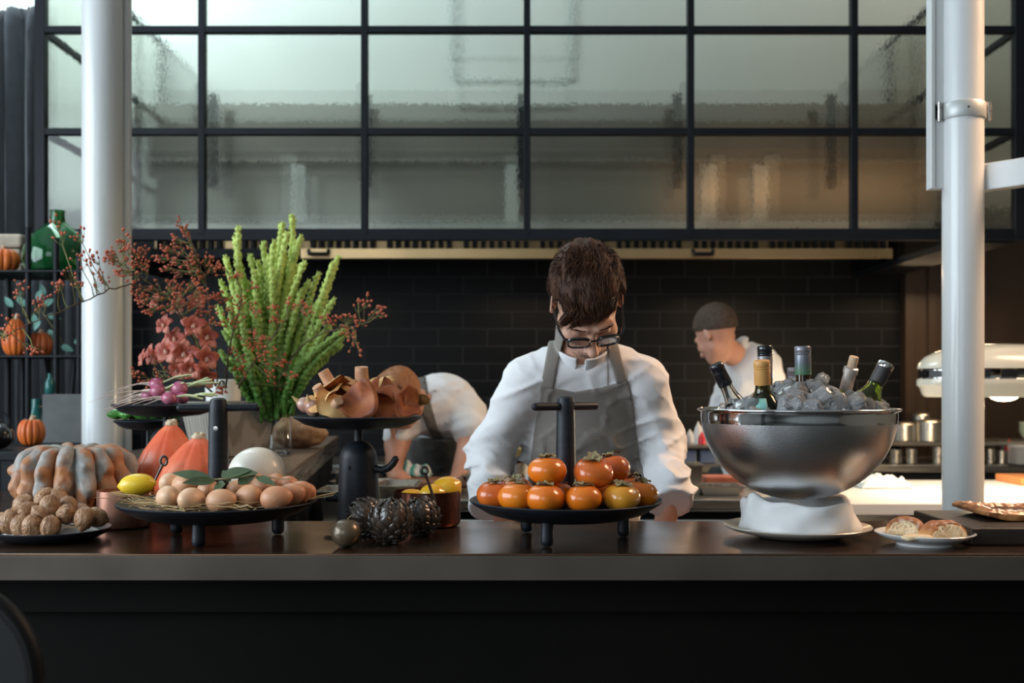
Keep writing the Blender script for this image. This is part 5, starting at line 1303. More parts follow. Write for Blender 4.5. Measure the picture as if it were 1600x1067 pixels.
# ---- turnips
M['turnip'] = pm('purple_turnip', [(.22,.02,.075),(.34,.045,.13),(.46,.17,.22)], .3, scale=14, sss=.15, coat=.2)
M['turnip_stem'] = pm('turnip_stalk', [(.42,.52,.20),(.66,.72,.45)], .45, scale=30, sss=.1)
M['turnip_root'] = pm('turnip_root', [(.60,.46,.40),(.72,.58,.50)], .6, scale=30)
tn = [(245,600,2.90,.0180,'topmost of the bunch at the left',(1,.25)),(247,611,2.85,.0195,'below the topmost one',(1,.3)),(281,607,2.86,.0215,'large one at the upper right',(1,.2)),(265,622,2.80,.0195,'at the front centre beside the tray handle',(1,-.02)),
      (232,618,2.86,.016,'small one at the left of the bunch',(1,.1)),(272,612,2.93,.018,'hidden behind the large one',(1,.3)),(285,622,2.84,.017,'at the right of the front one',(1,0))]
for i, (px, py, d, R, lab, dr) in enumerate(tn):
    t = thing('turnip', 'small purple turnip with pale roots, '+lab, 'turnip', P(px,py,d), 'turnips on the black stand'); r = random.Random(i)
    MB().ball((0,0,0),(R,R,R*.92),24,16,fn=lambda q: 1+.12*max(0,-q.x-.75)/.25).obj('bulb', M['turnip'], t)
    for k in range(4):
        L = r.uniform(.045,.085); dy = r.uniform(-.35,.35); dz = dr[1]+r.uniform(-.08,.18); a = Vector((R*.8,0,R*.2)); b = a+Vector((1,dy,dz)).normalized()*L
        MB().tube([a,(a+b)/2+Vector((0,0,.004)),b],[.0042,.0036,.0044],8,flat=.6).obj('stalk', M['turnip_stem'], t)
    rt = MB()
    for k in range(2):
        L = r.uniform(.07,.16); dy = r.uniform(-.5,.3); s = Vector((-R*.9,0,-.002)); pts = [s+Vector((-L*q, L*dy*q+.004*math.sin(q*5), -.006*q-.012*q*q*(L/.1)+.006*math.sin(q*4+k))) for q in (0,.2,.4,.6,.8,1)]
        rt.tube(pts, [.0035,.0022,.0016,.0011,.0008,.0003], 6)
    rt.obj('root', M['turnip_root'], t)
# ---- green peppers
M['pepper'] = pm('green_pepper', [(.03,.13,.02),(.07,.26,.04)], .22, scale=20, coat=.5)
for i, (px, d, yaw) in enumerate(((184,3.03,.4),(196,3.0,-.6),(208,3.02,.9),(222,2.99,.1),(236,3.0,-.5),(250,3.01,.6),(262,3.04,-.2),(215,3.08,1.2),(240,3.09,.3),(272,3.08,.8))):
    def fn(q): return (1+.14*nz(q.x*3+i*2,q.y*3,q.z*3)+.08*math.cos(4*math.atan2(q.z,q.y)))
    t = thing('green_pepper', 'small wrinkled green pepper, dish', 'pepper', (X(px,d),d,Z(647.5,d)), 'green peppers on the small dish', rotz=yaw)
    t['label'] = 'small wrinkled green pepper '+['at the left end of the lower dish','second from the left end of the lower dish','third from the left on the lower dish','at the front middle of the lower dish','right of the middle on the lower dish','beside the stem of the turnip stand','under the turnip stand, right of its stem','at the back left of the lower dish','at the back middle of the lower dish','at the back right end of the lower dish'][i]
    MB().ball((0,0,0),(.026,.0135,.0125),26,14,fn=fn).obj('fruit', M['pepper'], t); MB().tube([(.024,0,.002),(.034,.002,.006),(.040,.004,.012)],[.004,.0022,.002],8).obj('stem', M['turnip_stem'], t)

# ================================================================ FLOWERS
LZ = 1.14
ldg = MB().prism([(-.74,2.70),(-.557,2.70),(-.736,4.62),(-1.26,4.62),(-1.26,3.19),(-.74,3.19)], LZ-.012, LZ)
lt = thing('raised_ledge', 'raised dark stone-topped ledge with steel side where the vases stand', 'ledge', (-.8,3.4,0)); o = ldg.obj('ledge_top', pm('brown_stone_top', [(.10,.075,.06),(.14,.11,.09)], .3, scale=4, coat=.1), lt, smooth=False, bevel=.002); o.location = (.8,-3.4,0)
o = MB().prism([(-.738,2.702),(-.559,2.702),(-.738,4.60),(-1.24,4.60),(-1.24,3.20),(-.738,3.20)], LZ-.065, LZ-.012).obj('steel_side', M['steel'], lt, smooth=False); o.location = (.8,-3.4,0)
o = MB().prism([(-.735,2.73),(-.585,2.73),(-.755,4.58),(-1.22,4.58),(-1.22,3.24),(-.735,3.24)], 0, LZ-.065).obj('cabinet_body', M['steel_dark'], lt, smooth=False); o.location = (.8,-3.4,0)
# planter, tapered and square, turned on its corner
pt = thing('square_planter', 'tapered square grey wooden planter standing on the raised ledge', 'planter', (X(358,3.36),3.36,LZ+.001), rotz=math.radians(38))
w0, w1, hh, th = .085, .115, .165, .012
mb = MB(); v = [(sx*w,sy*w,z) for w, z in ((w0,0),(w1,hh),(w1-th,hh),(w0-th,.012)) for sx, sy in ((-1,-1),(1,-1),(1,1),(-1,1))]
f = [(3,2,1,0)]+[(l*4+k,l*4+(k+1)%4,(l+1)*4+(k+1)%4,(l+1)*4+k) for l in range(3) for k in range(4)]+[(12,13,14,15)]
mb.add(v, f).obj('body', pm('weathered_wood', [(.20,.18,.145),(.25,.23,.19),(.30,.275,.23)], .8, scale=5, wave='Y', dist=9, detail=4, stretch=(3,3,.5), bump=.4, bscale=40), pt, smooth=False, bevel=.003)
wv = MB(); wv.lathe([(0,0),(.040,0),(.044,.004),(.050,.10),(.060,.232),(.057,.234),(.047,.10),(.040,.012),(0,.01)], 48, wob=lambda a, z: 1+.006*math.sin(z*420)); o = wv.obj('white_vase', pm('white_glazed_clay', (.70,.70,.68), .4), loc=(X(349,3.55),3.55,LZ+.001)); tag(o, 'white ribbed ceramic vase behind the square planter', 'vase')
gj = MB(); pr_ = [(0,0),(.036,0),(.042,.006),(.042,.105),(.036,.132),(.024,.150),(.022,.158),(.024,.162)]; gj.lathe(pr_+[(.0215,.160),(.0335,.130),(.0395,.105),(.0395,.012),(0,.010)], 40)
o = gj.obj('glass_jar', pm('jar_glass', (.92,.95,.93), .03, trans=1, ior=1.3), loc=(X(434,3.38),3.38,LZ+.001)); tag(o, 'clear glass jar holding water and stems right of the planter', 'jar')
bl = MB(); bl.ball((0,0,0),(.10,.075,.055),40,24,fn=lambda q: 1+.06*nz(q.x*3,q.y*3,q.z*3)); o = bl.obj('rustic_loaf', pm('rustic_bread', [(.14,.065,.03),(.30,.17,.09),(.42,.29,.18)], .85, scale=30, bump=.6, bscale=60), loc=(X(466,3.75),3.75,LZ+.052)); tag(o, 'brown rustic loaf on the ledge behind the glass jar', 'bread')
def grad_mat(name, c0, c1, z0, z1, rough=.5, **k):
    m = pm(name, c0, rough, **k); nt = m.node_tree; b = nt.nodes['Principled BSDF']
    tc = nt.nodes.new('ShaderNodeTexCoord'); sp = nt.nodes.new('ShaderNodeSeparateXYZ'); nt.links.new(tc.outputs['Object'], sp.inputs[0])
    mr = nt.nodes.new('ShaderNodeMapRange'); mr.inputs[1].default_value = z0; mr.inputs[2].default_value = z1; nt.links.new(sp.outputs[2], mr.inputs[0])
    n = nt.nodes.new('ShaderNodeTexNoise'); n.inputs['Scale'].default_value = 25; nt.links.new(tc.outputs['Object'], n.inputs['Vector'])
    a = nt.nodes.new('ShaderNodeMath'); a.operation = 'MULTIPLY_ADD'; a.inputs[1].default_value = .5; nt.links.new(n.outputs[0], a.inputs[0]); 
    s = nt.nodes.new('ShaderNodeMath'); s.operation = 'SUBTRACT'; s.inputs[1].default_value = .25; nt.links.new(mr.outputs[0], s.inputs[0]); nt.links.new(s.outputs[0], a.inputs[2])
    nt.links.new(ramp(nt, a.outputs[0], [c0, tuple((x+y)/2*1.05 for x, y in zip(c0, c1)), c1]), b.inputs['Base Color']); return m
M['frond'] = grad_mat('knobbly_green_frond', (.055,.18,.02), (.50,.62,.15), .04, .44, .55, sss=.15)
gf = thing('green_foliage', 'tall fan of bright green knobbly fronds rising from the planter', 'plant', P(415,640,3.34))
r = random.Random(31)
tips = [(372,356),(367,372),(457,338),(441,350),(428,378),(411,380),(470,370),(463,378),(465,416),(352,402),(390,400),(404,410),(528,402),(520,412),(497,428),(482,440),(515,446),(522,468),(508,470),(500,492),(515,510),(541,512),(541,522),(533,540),(345,440),(340,480),(362,446),(445,396),(425,420),(412,440),(452,440),(470,455),(440,470),(486,470),(476,490),(460,500),(432,500),(395,440),(380,430),(375,470),(400,470),(360,490),(350,520),(345,550),(360,560),(385,500),(410,500),(450,530),(480,530),(500,545),(510,560),(490,580),(475,600),(440,560),(420,540),(390,550),(370,590),(400,580),(455,590),(430,600),(488,505),(505,520),(455,415),(437,430),(398,425),(420,400),(448,365),(356,420),(475,410)]
for i, (px, py) in enumerate(tips):
    d1 = 3.34+r.uniform(-.10,.10)*(1 if i > 12 else .5); tip = P(px,py,d1)-gf.location
    bx = 415+(px-420)*.25+r.uniform(-14,14); base = P(bx, 650+r.uniform(-6,10), 3.34+r.uniform(-.03,.03))-gf.location
    L = (tip-base).length; ns = max(14, int(L/.0055)); pts = []; rs = []
    bend = Vector((r.uniform(-.02,.02),r.uniform(-.02,.02),.0)); out = Vector((tip.x-base.x,0,0))*-.18
    st = 0.18 if L > .2 else .0
    for k in range(ns+1):
        t = k/ns; p_ = base.lerp(tip, t)+(bend+out)*math.sin(PI*t); pts.append(p_)
        rr = .0120*(1-.30*t)*(.30+.70*min(1,t*2.5)); rs.append(rr*(1+.26*math.sin(k*1.9))*(.75 if k == ns else 1))
    mb = MB(); n0 = len(mb.v); mb.tube(pts, rs, 9)
    mb.v = [tuple(Vector(v)+Vector((r.uniform(-1,1),r.uniform(-1,1),r.uniform(-1,1)))*.0026) for v in mb.v]
    ax = (tip-base).normalized()
    for k in range(int(L/.0075)):   # scale leaves that make the knobbly outline
        t = .12+.88*r.random(); p_ = base.lerp(tip, t)+(bend+out)*math.sin(PI*t); a = r.uniform(0,2*PI)
        sd = ax.orthogonal().normalized(); sd2 = ax.cross(sd); o_ = sd*math.cos(a)+sd2*math.sin(a); rr = .0120*(1-.30*t)*(.30+.70*min(1,t*2.5))
        mb.tube([p_+o_*rr*.6, p_+o_*rr*1.25+ax*.003, p_+o_*rr*1.45+ax*.008],[.0032,.0028,.0006],5)
    for k in range(4):
        a = k*1.57; sd = ax.orthogonal().normalized(); sd2 = ax.cross(sd); o_ = sd*math.cos(a)+sd2*math.sin(a); mb.tube([tip+o_*.003, tip+o_*.006+ax*.009],[.003,.0008],5)
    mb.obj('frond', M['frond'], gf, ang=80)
# ---- rose hip branches
M['hip'] = pm('red_rose_hip', [(.36,.045,.018),(.48,.09,.03),(.26,.025,.012)], .3, scale=12, coat=.4)
M['twig'] = pm('green_brown_twig', [(.10,.08,.03),(.20,.22,.07)], .6, scale=15)
M['twig_brown'] = pm('brown_twig', [(.05,.028,.015),(.12,.07,.035)], .6, scale=15)
hip = bpy.data.meshes.new('hip'); 
_hm = MB().ball((0,0,0),(.0037,.0037,.0041),10,7); _hm.tube([(0,0,.004),(0,0,.0062)],[.0014,.0004],5)
hip.from_pydata([tuple(a) for a in _hm.v], [], _hm.f); hip.materials.append(M['hip']); hip.polygons.foreach_set('use_smooth', [True]*len(hip.polygons))
def nearest(pts, q):
    best = None
    for i in range(len(pts)-1):
        for t in (0,.25,.5,.75):
            p_ = pts[i].lerp(pts[i+1], t); dd = (p_-q).length
            if best is None or dd < best[0]: best = (dd, p_)
    return best[1]
def branch(label, path, clusters, seed, r0=.0032, sz=1.0, nb=(8,14)):
    t = thing('rose_hip_branch', label, 'branch', P(*path[0]), 'rose hip branches in the vases'); r = random.Random(seed); O = t.location.copy()
    pts = [P(*q)-O for q in path]; fine = []
    for i in range(len(pts)-1):
        for k in range(4): fine.append(pts[i].lerp(pts[i+1], k/4)+Vector([r.uniform(-.003,.003) for _ in range(3)]))
    fine.append(pts[-1]); m_ = len(fine)
    MB().tube(fine, [r0*(1-.6*i/m_) for i in range(m_)], 8).obj('branch_wood', M['twig_brown'], t)
    tw = MB(); cnt = 0; extra = MB(); allb = []
    for (px, py) in clusters:
        d = 3.0+r.uniform(-.05,.05) if path[0][2] > 3.05 else path[0][2]
        near = min(path, key=lambda q: abs(q[0]-px)+abs(q[1]-py)); c = P(px, py, near[2]+r.uniform(-.06,.03))-O
        a = nearest(fine, c-Vector((0,0,.03))); up = (c-a).normalized() if (c-a).length > .01 else Vector((0,0,1)); fork = c-up*.022
        mid = (a+fork)/2+Vector((r.uniform(-.008,.008),r.uniform(-.008,.008),-.006)); tw.tube([a,mid,fork],[.0016,.0013,.0011],6)
        for k in range(r.randint(*nb)):
            dv = Vector((r.gauss(0,1),r.gauss(0,1),r.gauss(0,1))).normalized(); e = c+dv*r.uniform(.008,.024)*sz+up*.004
            mp_ = (fork+e)/2+dv*.003; tw.tube([fork,mp_,e],[.0008,.0006,.0005],4,cap=False); allb.append((e, (e-mp_).normalized(), r.uniform(.75,1.15)*sz))
    tw.obj('twigs', M['twig'], t)
    allb.sort(key=lambda b: b[0].y)
    for e, dv, s in allb[:98]:
        o = bpy.data.objects.new('rose_hip', hip); link(o, t); o.location = e; o.rotation_euler = dv.to_track_quat('Z','Y').to_euler(); o.scale = (s,s,s)
    if len(allb) > 98:
        for e, dv, s in allb[98:]:
            Rm = dv.to_track_quat('Z','Y').to_matrix(); extra.add([Rm@(Vector(a)*s)+e for a in _hm.v], _hm.f)
        x = extra.obj('rose_hips', M['hip'], t); x['kind'] = 'stuff'
    return t
branch('long rose hip branch arching left in front of the white column', [(338,604,3.25),(320,560,3.2),(300,520,3.15),(270,475,3.1),(235,450,3.05),(205,444,3.0),(172,452,2.96),(130,471,2.93),(90,489,2.9),(45,506,2.88),(6,527,2.86)],
       [(93,372),(122,368),(88,350),(30,452),(28,462),(16,500),(46,545),(56,552),(60,478),(70,470),(92,442),(110,428),(125,412),(132,398),(148,438),(150,402),(143,418),(162,438),(0,520),(8,520),(90,450),(118,440)], 1, nb=(5,9))
branch('rose hip branch with clusters beside the top of the white column', [(335,600,3.28),(305,530,3.22),(270,470,3.15),(235,445,3.1),(205,425,3.06),(192,412,3.04)],
       [(175,395),(190,385),(205,388),(218,392),(225,405),(200,408),(182,412),(213,415),(232,420),(168,402),(190,425),(205,432),(195,372)], 2)
branch('upright rose hip branch reaching highest beside the green fronds', [(340,600,3.3),(336,540,3.28),(328,480,3.25),(318,430,3.22),(306,395,3.2),(288,362,3.18)],
       [(284,352),(290,362),(274,375),(292,378),(262,392),(280,392),(300,398),(308,412),(252,405),(270,408),(290,412),(300,425),(315,432),(322,405),(332,418),(258,420),(278,425)], 3)
branch('rose hip branch massed above the orchids', [(338,602,3.24),(318,560,3.18),(296,520,3.12),(276,485,3.08),(262,455,3.06)],
       [(215,452),(228,465),(240,448),(252,462),(268,448),(285,452),(300,445),(312,456),(246,478),(262,480),(280,470),(296,480),(232,482),(312,488),(322,470),(330,486),(222,470),(275,462),(340,500),(325,505)], 4)
branch('rose hip branch threading through the green fronds', [(352,604,3.28),(356,560,3.2),(366,510,3.16),(378,460,3.14),(370,425,3.12)],
       [(358,482),(372,472),(386,470),(400,484),(356,505),(380,528),(372,500),(392,515),(400,530),(368,430),(395,447),(346,420),(366,552),(376,562),(342,470),(348,460)], 5, nb=(6,10))
branch('rose hip branch hanging low across the green fronds', [(372,606,3.26),(390,575,3.2),(412,545,3.15),(432,520,3.12),(446,500,3.1)],
       [(425,548),(410,560),(408,545),(436,568),(422,575),(380,575),(378,580),(412,532),(430,486),(452,476),(432,500),(422,590),(450,590),(448,605),(444,560),(395,540)], 6, nb=(6,10))
branch('rose hip branch reaching right past the green fronds', [(430,610,3.3),(452,565,3.24),(478,535,3.2),(510,517,3.15),(540,512,3.12),(566,506,3.1)],
       [(480,488),(472,480),(508,500),(520,505),(534,498),(546,500),(560,478),(570,472),(592,484),(598,489),(586,490),(552,532),(556,545),(548,522),(562,505),(538,516)], 7, nb=(6,9))
branch('small rose hip spray drooping over the white vase rim', [(350,598,3.30),(346,594,3.22),(343,600,3.18)], [(342,608),(350,606)], 8)
branch('low rose hip spray left of the white vase above the turnips', [(332,612,3.3),(300,590,3.2),(265,588,3.15),(235,592,3.1),(215,584,3.08)], [(213,578),(222,590),(240,598),(252,575),(262,580),(240,560),(228,600),(250,590)], 9, nb=(5,9))
# ---- orchids
M['orchid'] = pm('coral_orchid', [(.30,.042,.028),(.44,.10,.065),(.60,.24,.17)], .5, scale=22, detail=5, sss=.2, bump=.15, bscale=60)
M['orchid_lip'] = pm('orchid_lip', [(.66,.48,.34),(.50,.09,.07)], .5, scale=90, sss=.1)
def petal(mb, a, L, w, cup, base=.004, tilt=0):
    n, m = 9, 4; v = []; f = []
    for i in range(n+1):
        t = i/n; ww = w*max(0,math.sin(PI*(t*.88+.10)))**.75*(1.0); rad = base+L*t
        for j in range(-m, m+1):
            q = j/m; y = ww*q; z = cup*math.sin(t*PI*.55)-.25*cup*t*t*2+.16*w*q*q*1.4*math.cos(t*3)+.0012*math.sin(t*9+q*5)
            v.append((rad*math.cos(a)-y*math.sin(a), rad*math.sin(a)+y*math.cos(a), z))
    c = 2*m+1; mm = len(v); v += [(x,y,z-.0007) for x,y,z in v]
    for i in range(n):
        for j in range(c-1):
            q = i*c+j; f += [(q,q+c,q+c+1,q+1),(q+mm,q+1+mm,q+c+1+mm,q+c+mm)]
        q = i*c; f.append((q,q+mm,q+c+mm,q+c)); q = i*c+c-1; f.append((q,q+c,q+c+mm,q+mm))
    mb.add(v, f)
sp_ = thing('orchid_spray', 'spray of coral red orchids hanging at the left of the arrangement', 'flowers', P(330,600,3.22)); O = sp_.location.copy()
fl_ = [(262,548,3.06,.036,(-.3,-.95,.1)),(288,552,3.06,.036,(.15,-.98,0)),(224,560,3.06,.022,(-.7,-.6,.2)),(258,508,3.08,.028,(-.4,-.8,.3)),(302,510,3.07,.034,(.3,-.85,.4)),(300,575,3.06,.032,(0,-.9,-.3)),(322,560,3.08,.034,(.5,-.8,0)),
       (320,590,3.1,.030,(.3,-.85,-.2)),(322,528,3.1,.034,(.5,-.7,.4)),(280,480,3.12,.028,(-.3,-.8,.5)),(245,470,3.12,.024,(-.6,-.7,.2)),(308,470,3.14,.026,(.2,-.8,.5)),(275,530,3.1,.032,(-.2,-.9,.3)),(278,578,3.1,.028,(-.3,-.9,-.3)),(240,555,3.09,.028,(-.6,-.75,0))]
for i, (px, py, d, L, nrm) in enumerate(fl_):
    f_ = bpy.data.objects.new('flower', None); f_.empty_display_size = .02; link(f_, sp_); f_.location = P(px,py,d)-O
    q = Vector(nrm).normalized().to_track_quat('Z','Y') ; f_.rotation_euler = q.to_euler(); r = random.Random(i)
    for k in range(5):
        mb = MB(); petal(mb, PI/2+k*2*PI/5+r.uniform(-.1,.1), L*r.uniform(.9,1.1), L*.43*r.uniform(.9,1.1), L*r.uniform(.3,.7)); mb.obj('petal', M['orchid'], f_, ang=80)
    lp = MB(); lp.ball((0,-L*.12,L*.22),(L*.20,L*.22,L*.13),14,8,fn=lambda q: 1+.2*math.sin(5*math.atan2(q.y,q.x))); lp.tube([(0,L*.05,0),(0,L*.04,L*.3),(0,-L*.02,L*.42)],[L*.09,L*.08,L*.09],8); lp.obj('lip', M['orchid_lip'], f_)
stp = [(330,600),(322,570),(310,540),(295,505),(270,470)]
MB().tube([P(a,b,3.14)-O for a, b in stp],[.0045,.004,.0035,.003,.002],8).obj('stalk', M['twig'], sp_)
# ================================================================ BACKGROUND
# ---- curtains
def curtain(name, label, px0, px1, d, z0, z1, nf, seed, amp=.035):
    r = random.Random(seed); v = []; f = []; n = nf*10; m = 24; x0, x1 = X(px0,d), X(px1,d)
    for j in range(m+1):
        t = j/m; z = z0+(z1-z0)*t
        for i in range(n+1):
            u = i/n; a = u*nf*2*PI; top = max(0,(t-.95)/.05)
            y = amp*(1-.6*top)*math.sin(a+.5*math.sin(3*u+seed)+.25*math.sin(t*3))+.3*amp*math.sin(a*.37+seed)+ .3*amp*top*math.sin(a*3)
            v.append((x0+(x1-x0)*u+.008*math.sin(a*2+t), y, z))
    for j in range(m):
        for i in range(n): q = j*(n+1)+i; f.append((q,q+1,q+n+2,q+n+1))
    o = MB().add(v, f).obj(name, M['curtain'], loc=(0,d,0), ang=80); s = o.modifiers.new('s','SOLIDIFY'); s.thickness = .004
    tag(o, label, 'curtain'); return o
curtain('curtain', 'tall pleated dark grey curtain hanging at the upper left beside the glass screen', -110, 60, 4.9, 1.95, Z(13,4.9), 5, 1, .05)
curtain('curtain', 'long dark blue grey curtain behind the pumpkin shelves', -150, 150, 5.75, .02, 2.0, 16, 2, .045)
# ---- pumpkin shelf
et = thing('metal_shelf', 'slender blackened steel shelving rack with thin uprights at the left', 'shelf', (X(60,4.25),4.25,0)); O = et.location.copy()
z1s, z2s, z3s = Z(429,4.25), Z(557,4.25), Z(700,4.25)
for z, nm in ((z1s,0),(z2s,0),(z3s,0)): MB().box((X(-70,4.1)-O.x,-.17,z-.006),(X(200,4.4)-O.x,.17,z)).obj('shelf_board', M['steel_dark'], et, smooth=False)
for px, yt, d in ((13,400,4.35),(44,355,4.10),(88,372,4.10),(124,395,4.10),(36,560,4.35),(75,560,4.38)):
    MB().tube([(X(px,d)-O.x,d-O.y,0),(X(px,d)-O.x,d-O.y,Z(yt,d))], .011, 10).obj('upright', M['steel_dark'], et)
for a, b in (((70,560),(88,700)),((118,560),(104,700))):
    MB().tube([P(a[0],a[1],4.2)-O, P(b[0],b[1],4.2)-O], .007, 8).obj('brace', M['steel_dark'], et)
M['pumpkin'] = pm('orange_pumpkin', [(.55,.10,.015),(.66,.17,.03)], .4, scale=14, bump=.15, bscale=60)
M['pumpkin2'] = pm('dark_orange_pumpkin', [(.36,.07,.015),(.50,.12,.03),(.20,.08,.03)], .4, scale=14)
def pumpkin(px, zb_, d, R, H, mat, label, nl=12, neck=0):
    t = thing('pumpkin', label, 'pumpkin', (X(px,d),d,zb_+.001), 'pumpkins at the left')
    mb = lobed(R, H, nl, .14, px, n=96, m=28, top_dip=.16, power=.5)
    if neck: mb.v = [((a[0]*(1-.45*max(0,a[2]/H-.45)/.45)), a[1]*(1-.45*max(0,a[2]/H-.45)/.45), a[2]*(1+neck*max(0,a[2]/H-.3))) for a in mb.v]
    mb.obj('fruit', mat, t, ang=80); top = H*(.93+neck*.6)
    MB().tube([(0,0,top-.03),(.002,0,top-.006),(.008,0,top+.008)],[.012,.009,.009],8).obj('stem', M['cork_stem'], t)
pumpkin(3, z1s, 4.2, .066, .105, M['pumpkin'], 'orange ribbed pumpkin on the top shelf cut by the left edge')
pumpkin(25, z2s, 4.2, .052, .135, M['pumpkin'], 'tall pear shaped orange pumpkin on the middle shelf', neck=.35)
pumpkin(62, z2s, 4.28, .050, .105, M['pumpkin2'], 'dark orange pumpkin on the middle shelf beside the tall one')
# stone blocks, demijohn, bottles
stn = pm('pale_stone', [(.30,.25,.19),(.46,.40,.32)], .85, scale=12, bump=.5, bscale=40)
for i, (x0, x1, y0, y1) in enumerate(((-40,42,361,382),(-45,40,384,404),(-38,43,406,427))):
    d = 4.38; mb = MB().box((X(x0,d),-.05,Z(y1,d)),(X(x1,d),.05,Z(y0,d))); o = mb.obj('stone_block', stn, loc=(0,d,z1s-Z(427,d)+.001), smooth=False, bevel=.012); tag(o, 'rough pale stone block, %s of the stack on the top shelf' % ('topmost','middle one','lowest')[i], 'stone', 'stacked stone blocks')
G_dj = pm('green_demijohn_glass', (.04,.42,.12), .05, trans=.9, ior=1.45)
dj = MB(); Rj = .125; pr_ = [(0,0),(Rj*.6,0),(Rj*.9,.02),(Rj,.07),(Rj*.98,.12),(Rj*.80,.18),(Rj*.45,.225),(.028,.25),(.024,.30),(.030,.305)]
dj.lathe(pr_+[(.022,.303),(.020,.25),(Rj*.42,.220),(Rj*.76,.176),(Rj*.95,.12),(Rj*.96,.07),(Rj*.85,.024),(0,.006)],40); o = dj.obj('demijohn', G_dj, loc=(X(90,4.30),4.30,z1s+.001)); o.scale = (1.05,1.05,.84); tag(o, 'big round green glass demijohn on the top shelf beside the white column', 'bottle')
# eucalyptus leaves between the pumpkins
eu = thing('leafy_sprig', 'blue green leafy sprig lying on the middle shelf behind the pumpkins', 'leaves', P(60,500,4.33)); r = random.Random(4); me_ = pm('blue_green_leaf', [(.07,.22,.17),(.16,.36,.30)], .5, scale=20)
for px, py, ang in ((45,478,2.6),(58,470,1.2),(68,478,.6),(74,492,-.3),(62,498,-2.0),(76,515,-1.0),(20,480,2.2),(30,474,1.6),(52,490,-1.4),(82,528,-.9),(95,540,-.4),(115,535,.2),(70,462,1.9)):
    A_ = P(px,py,4.33+r.uniform(-.04,.04))-eu.location; mb = MB(); leaf(mb, A_, Vector((math.cos(ang),.2*r.uniform(-1,1),math.sin(ang))), .052, .013, (0,-1,.2), .1); mb.obj('leaf', me_, eu, ang=80)
MB().tube([P(a,b,4.33)-eu.location for a, b in ((35,555),(45,500),(60,480),(75,500),(100,538))], .002, 6).obj('stalk', M['twig'], eu)
teal_g = pm('teal_glass', (.04,.30,.28), .06, trans=.7, ior=1.4)
cb = MB().box((X(66,3.95),0,0),(X(131,3.95)+.08,.11,Z(616,3.95))); o = cb.obj('concrete_plinth', pm('grey_concrete', [(.075,.078,.078),(.11,.113,.112)], .75, scale=9, bump=.1), loc=(0,3.95,0), smooth=False, bevel=.003); tag(o, 'grey concrete plinth standing left of the white column', 'plinth')
for px, d, zb_, R, H, lab in ((78,4.0,Z(616,3.95),.018,.075,'small teal glass bottle on top of the concrete plinth'),(57,4.25,z3s,.05,.19,'round teal glass vessel between shelf uprights left of the plinth')):
    mb = MB(); mb.lathe([(0,0),(R*.8,0),(R,.006),(R,H*.55),(R*.4,H*.8),(R*.38,H),(R*.3,H),(R*.3,H*.8),(R*.9,H*.5),(R*.9,.01),(0,.006)],28); o = mb.obj('glass_bottle', teal_g, loc=(X(px,d),d,zb_+.001)); tag(o, lab, 'bottle')
tb = thing('side_bench', 'low dark bench at the far left carrying the kettle and a pumpkin', 'bench', (-1.9,3.3,0)); o = MB().box((-2.5,3.27,1.13),(-1.47,3.82,1.155)).obj('bench_top', M['steel_dark'], tb, smooth=False, bevel=.003); o.location = (1.9,-3.3,0)
for x, y in ((-2.45,3.3),(-1.52,3.3),(-2.45,3.78),(-1.52,3.78)): o = MB().box((x-.02,y-.02,0),(x+.02,y+.02,1.13)).obj('leg', M['steel_dark'], tb, smooth=False); o.location = (1.9,-3.3,0)
pumpkin(49, 1.155, 3.62, .044, .098, M['pumpkin'], 'orange pumpkin on the low bench beside the concrete plinth')
kt = thing('kettle', 'round glossy black kettle at the left edge of the photo', 'kettle', (X(-2,3.4),3.4,1.156)); MB().ball((0,0,.042),(.044,.044,.042),28,18).obj('body', M['spectacle'], kt); MB().ball((0,0,.088),.009,12,8).obj('lid_knob', M['spectacle'], kt)
nn = 12; MB().tube([(.035*math.cos(PI*i/nn),0,.075+.045*math.sin(PI*i/nn)) for i in range(nn+1)], .003, 6).obj('handle', M['steel_dark'], kt)

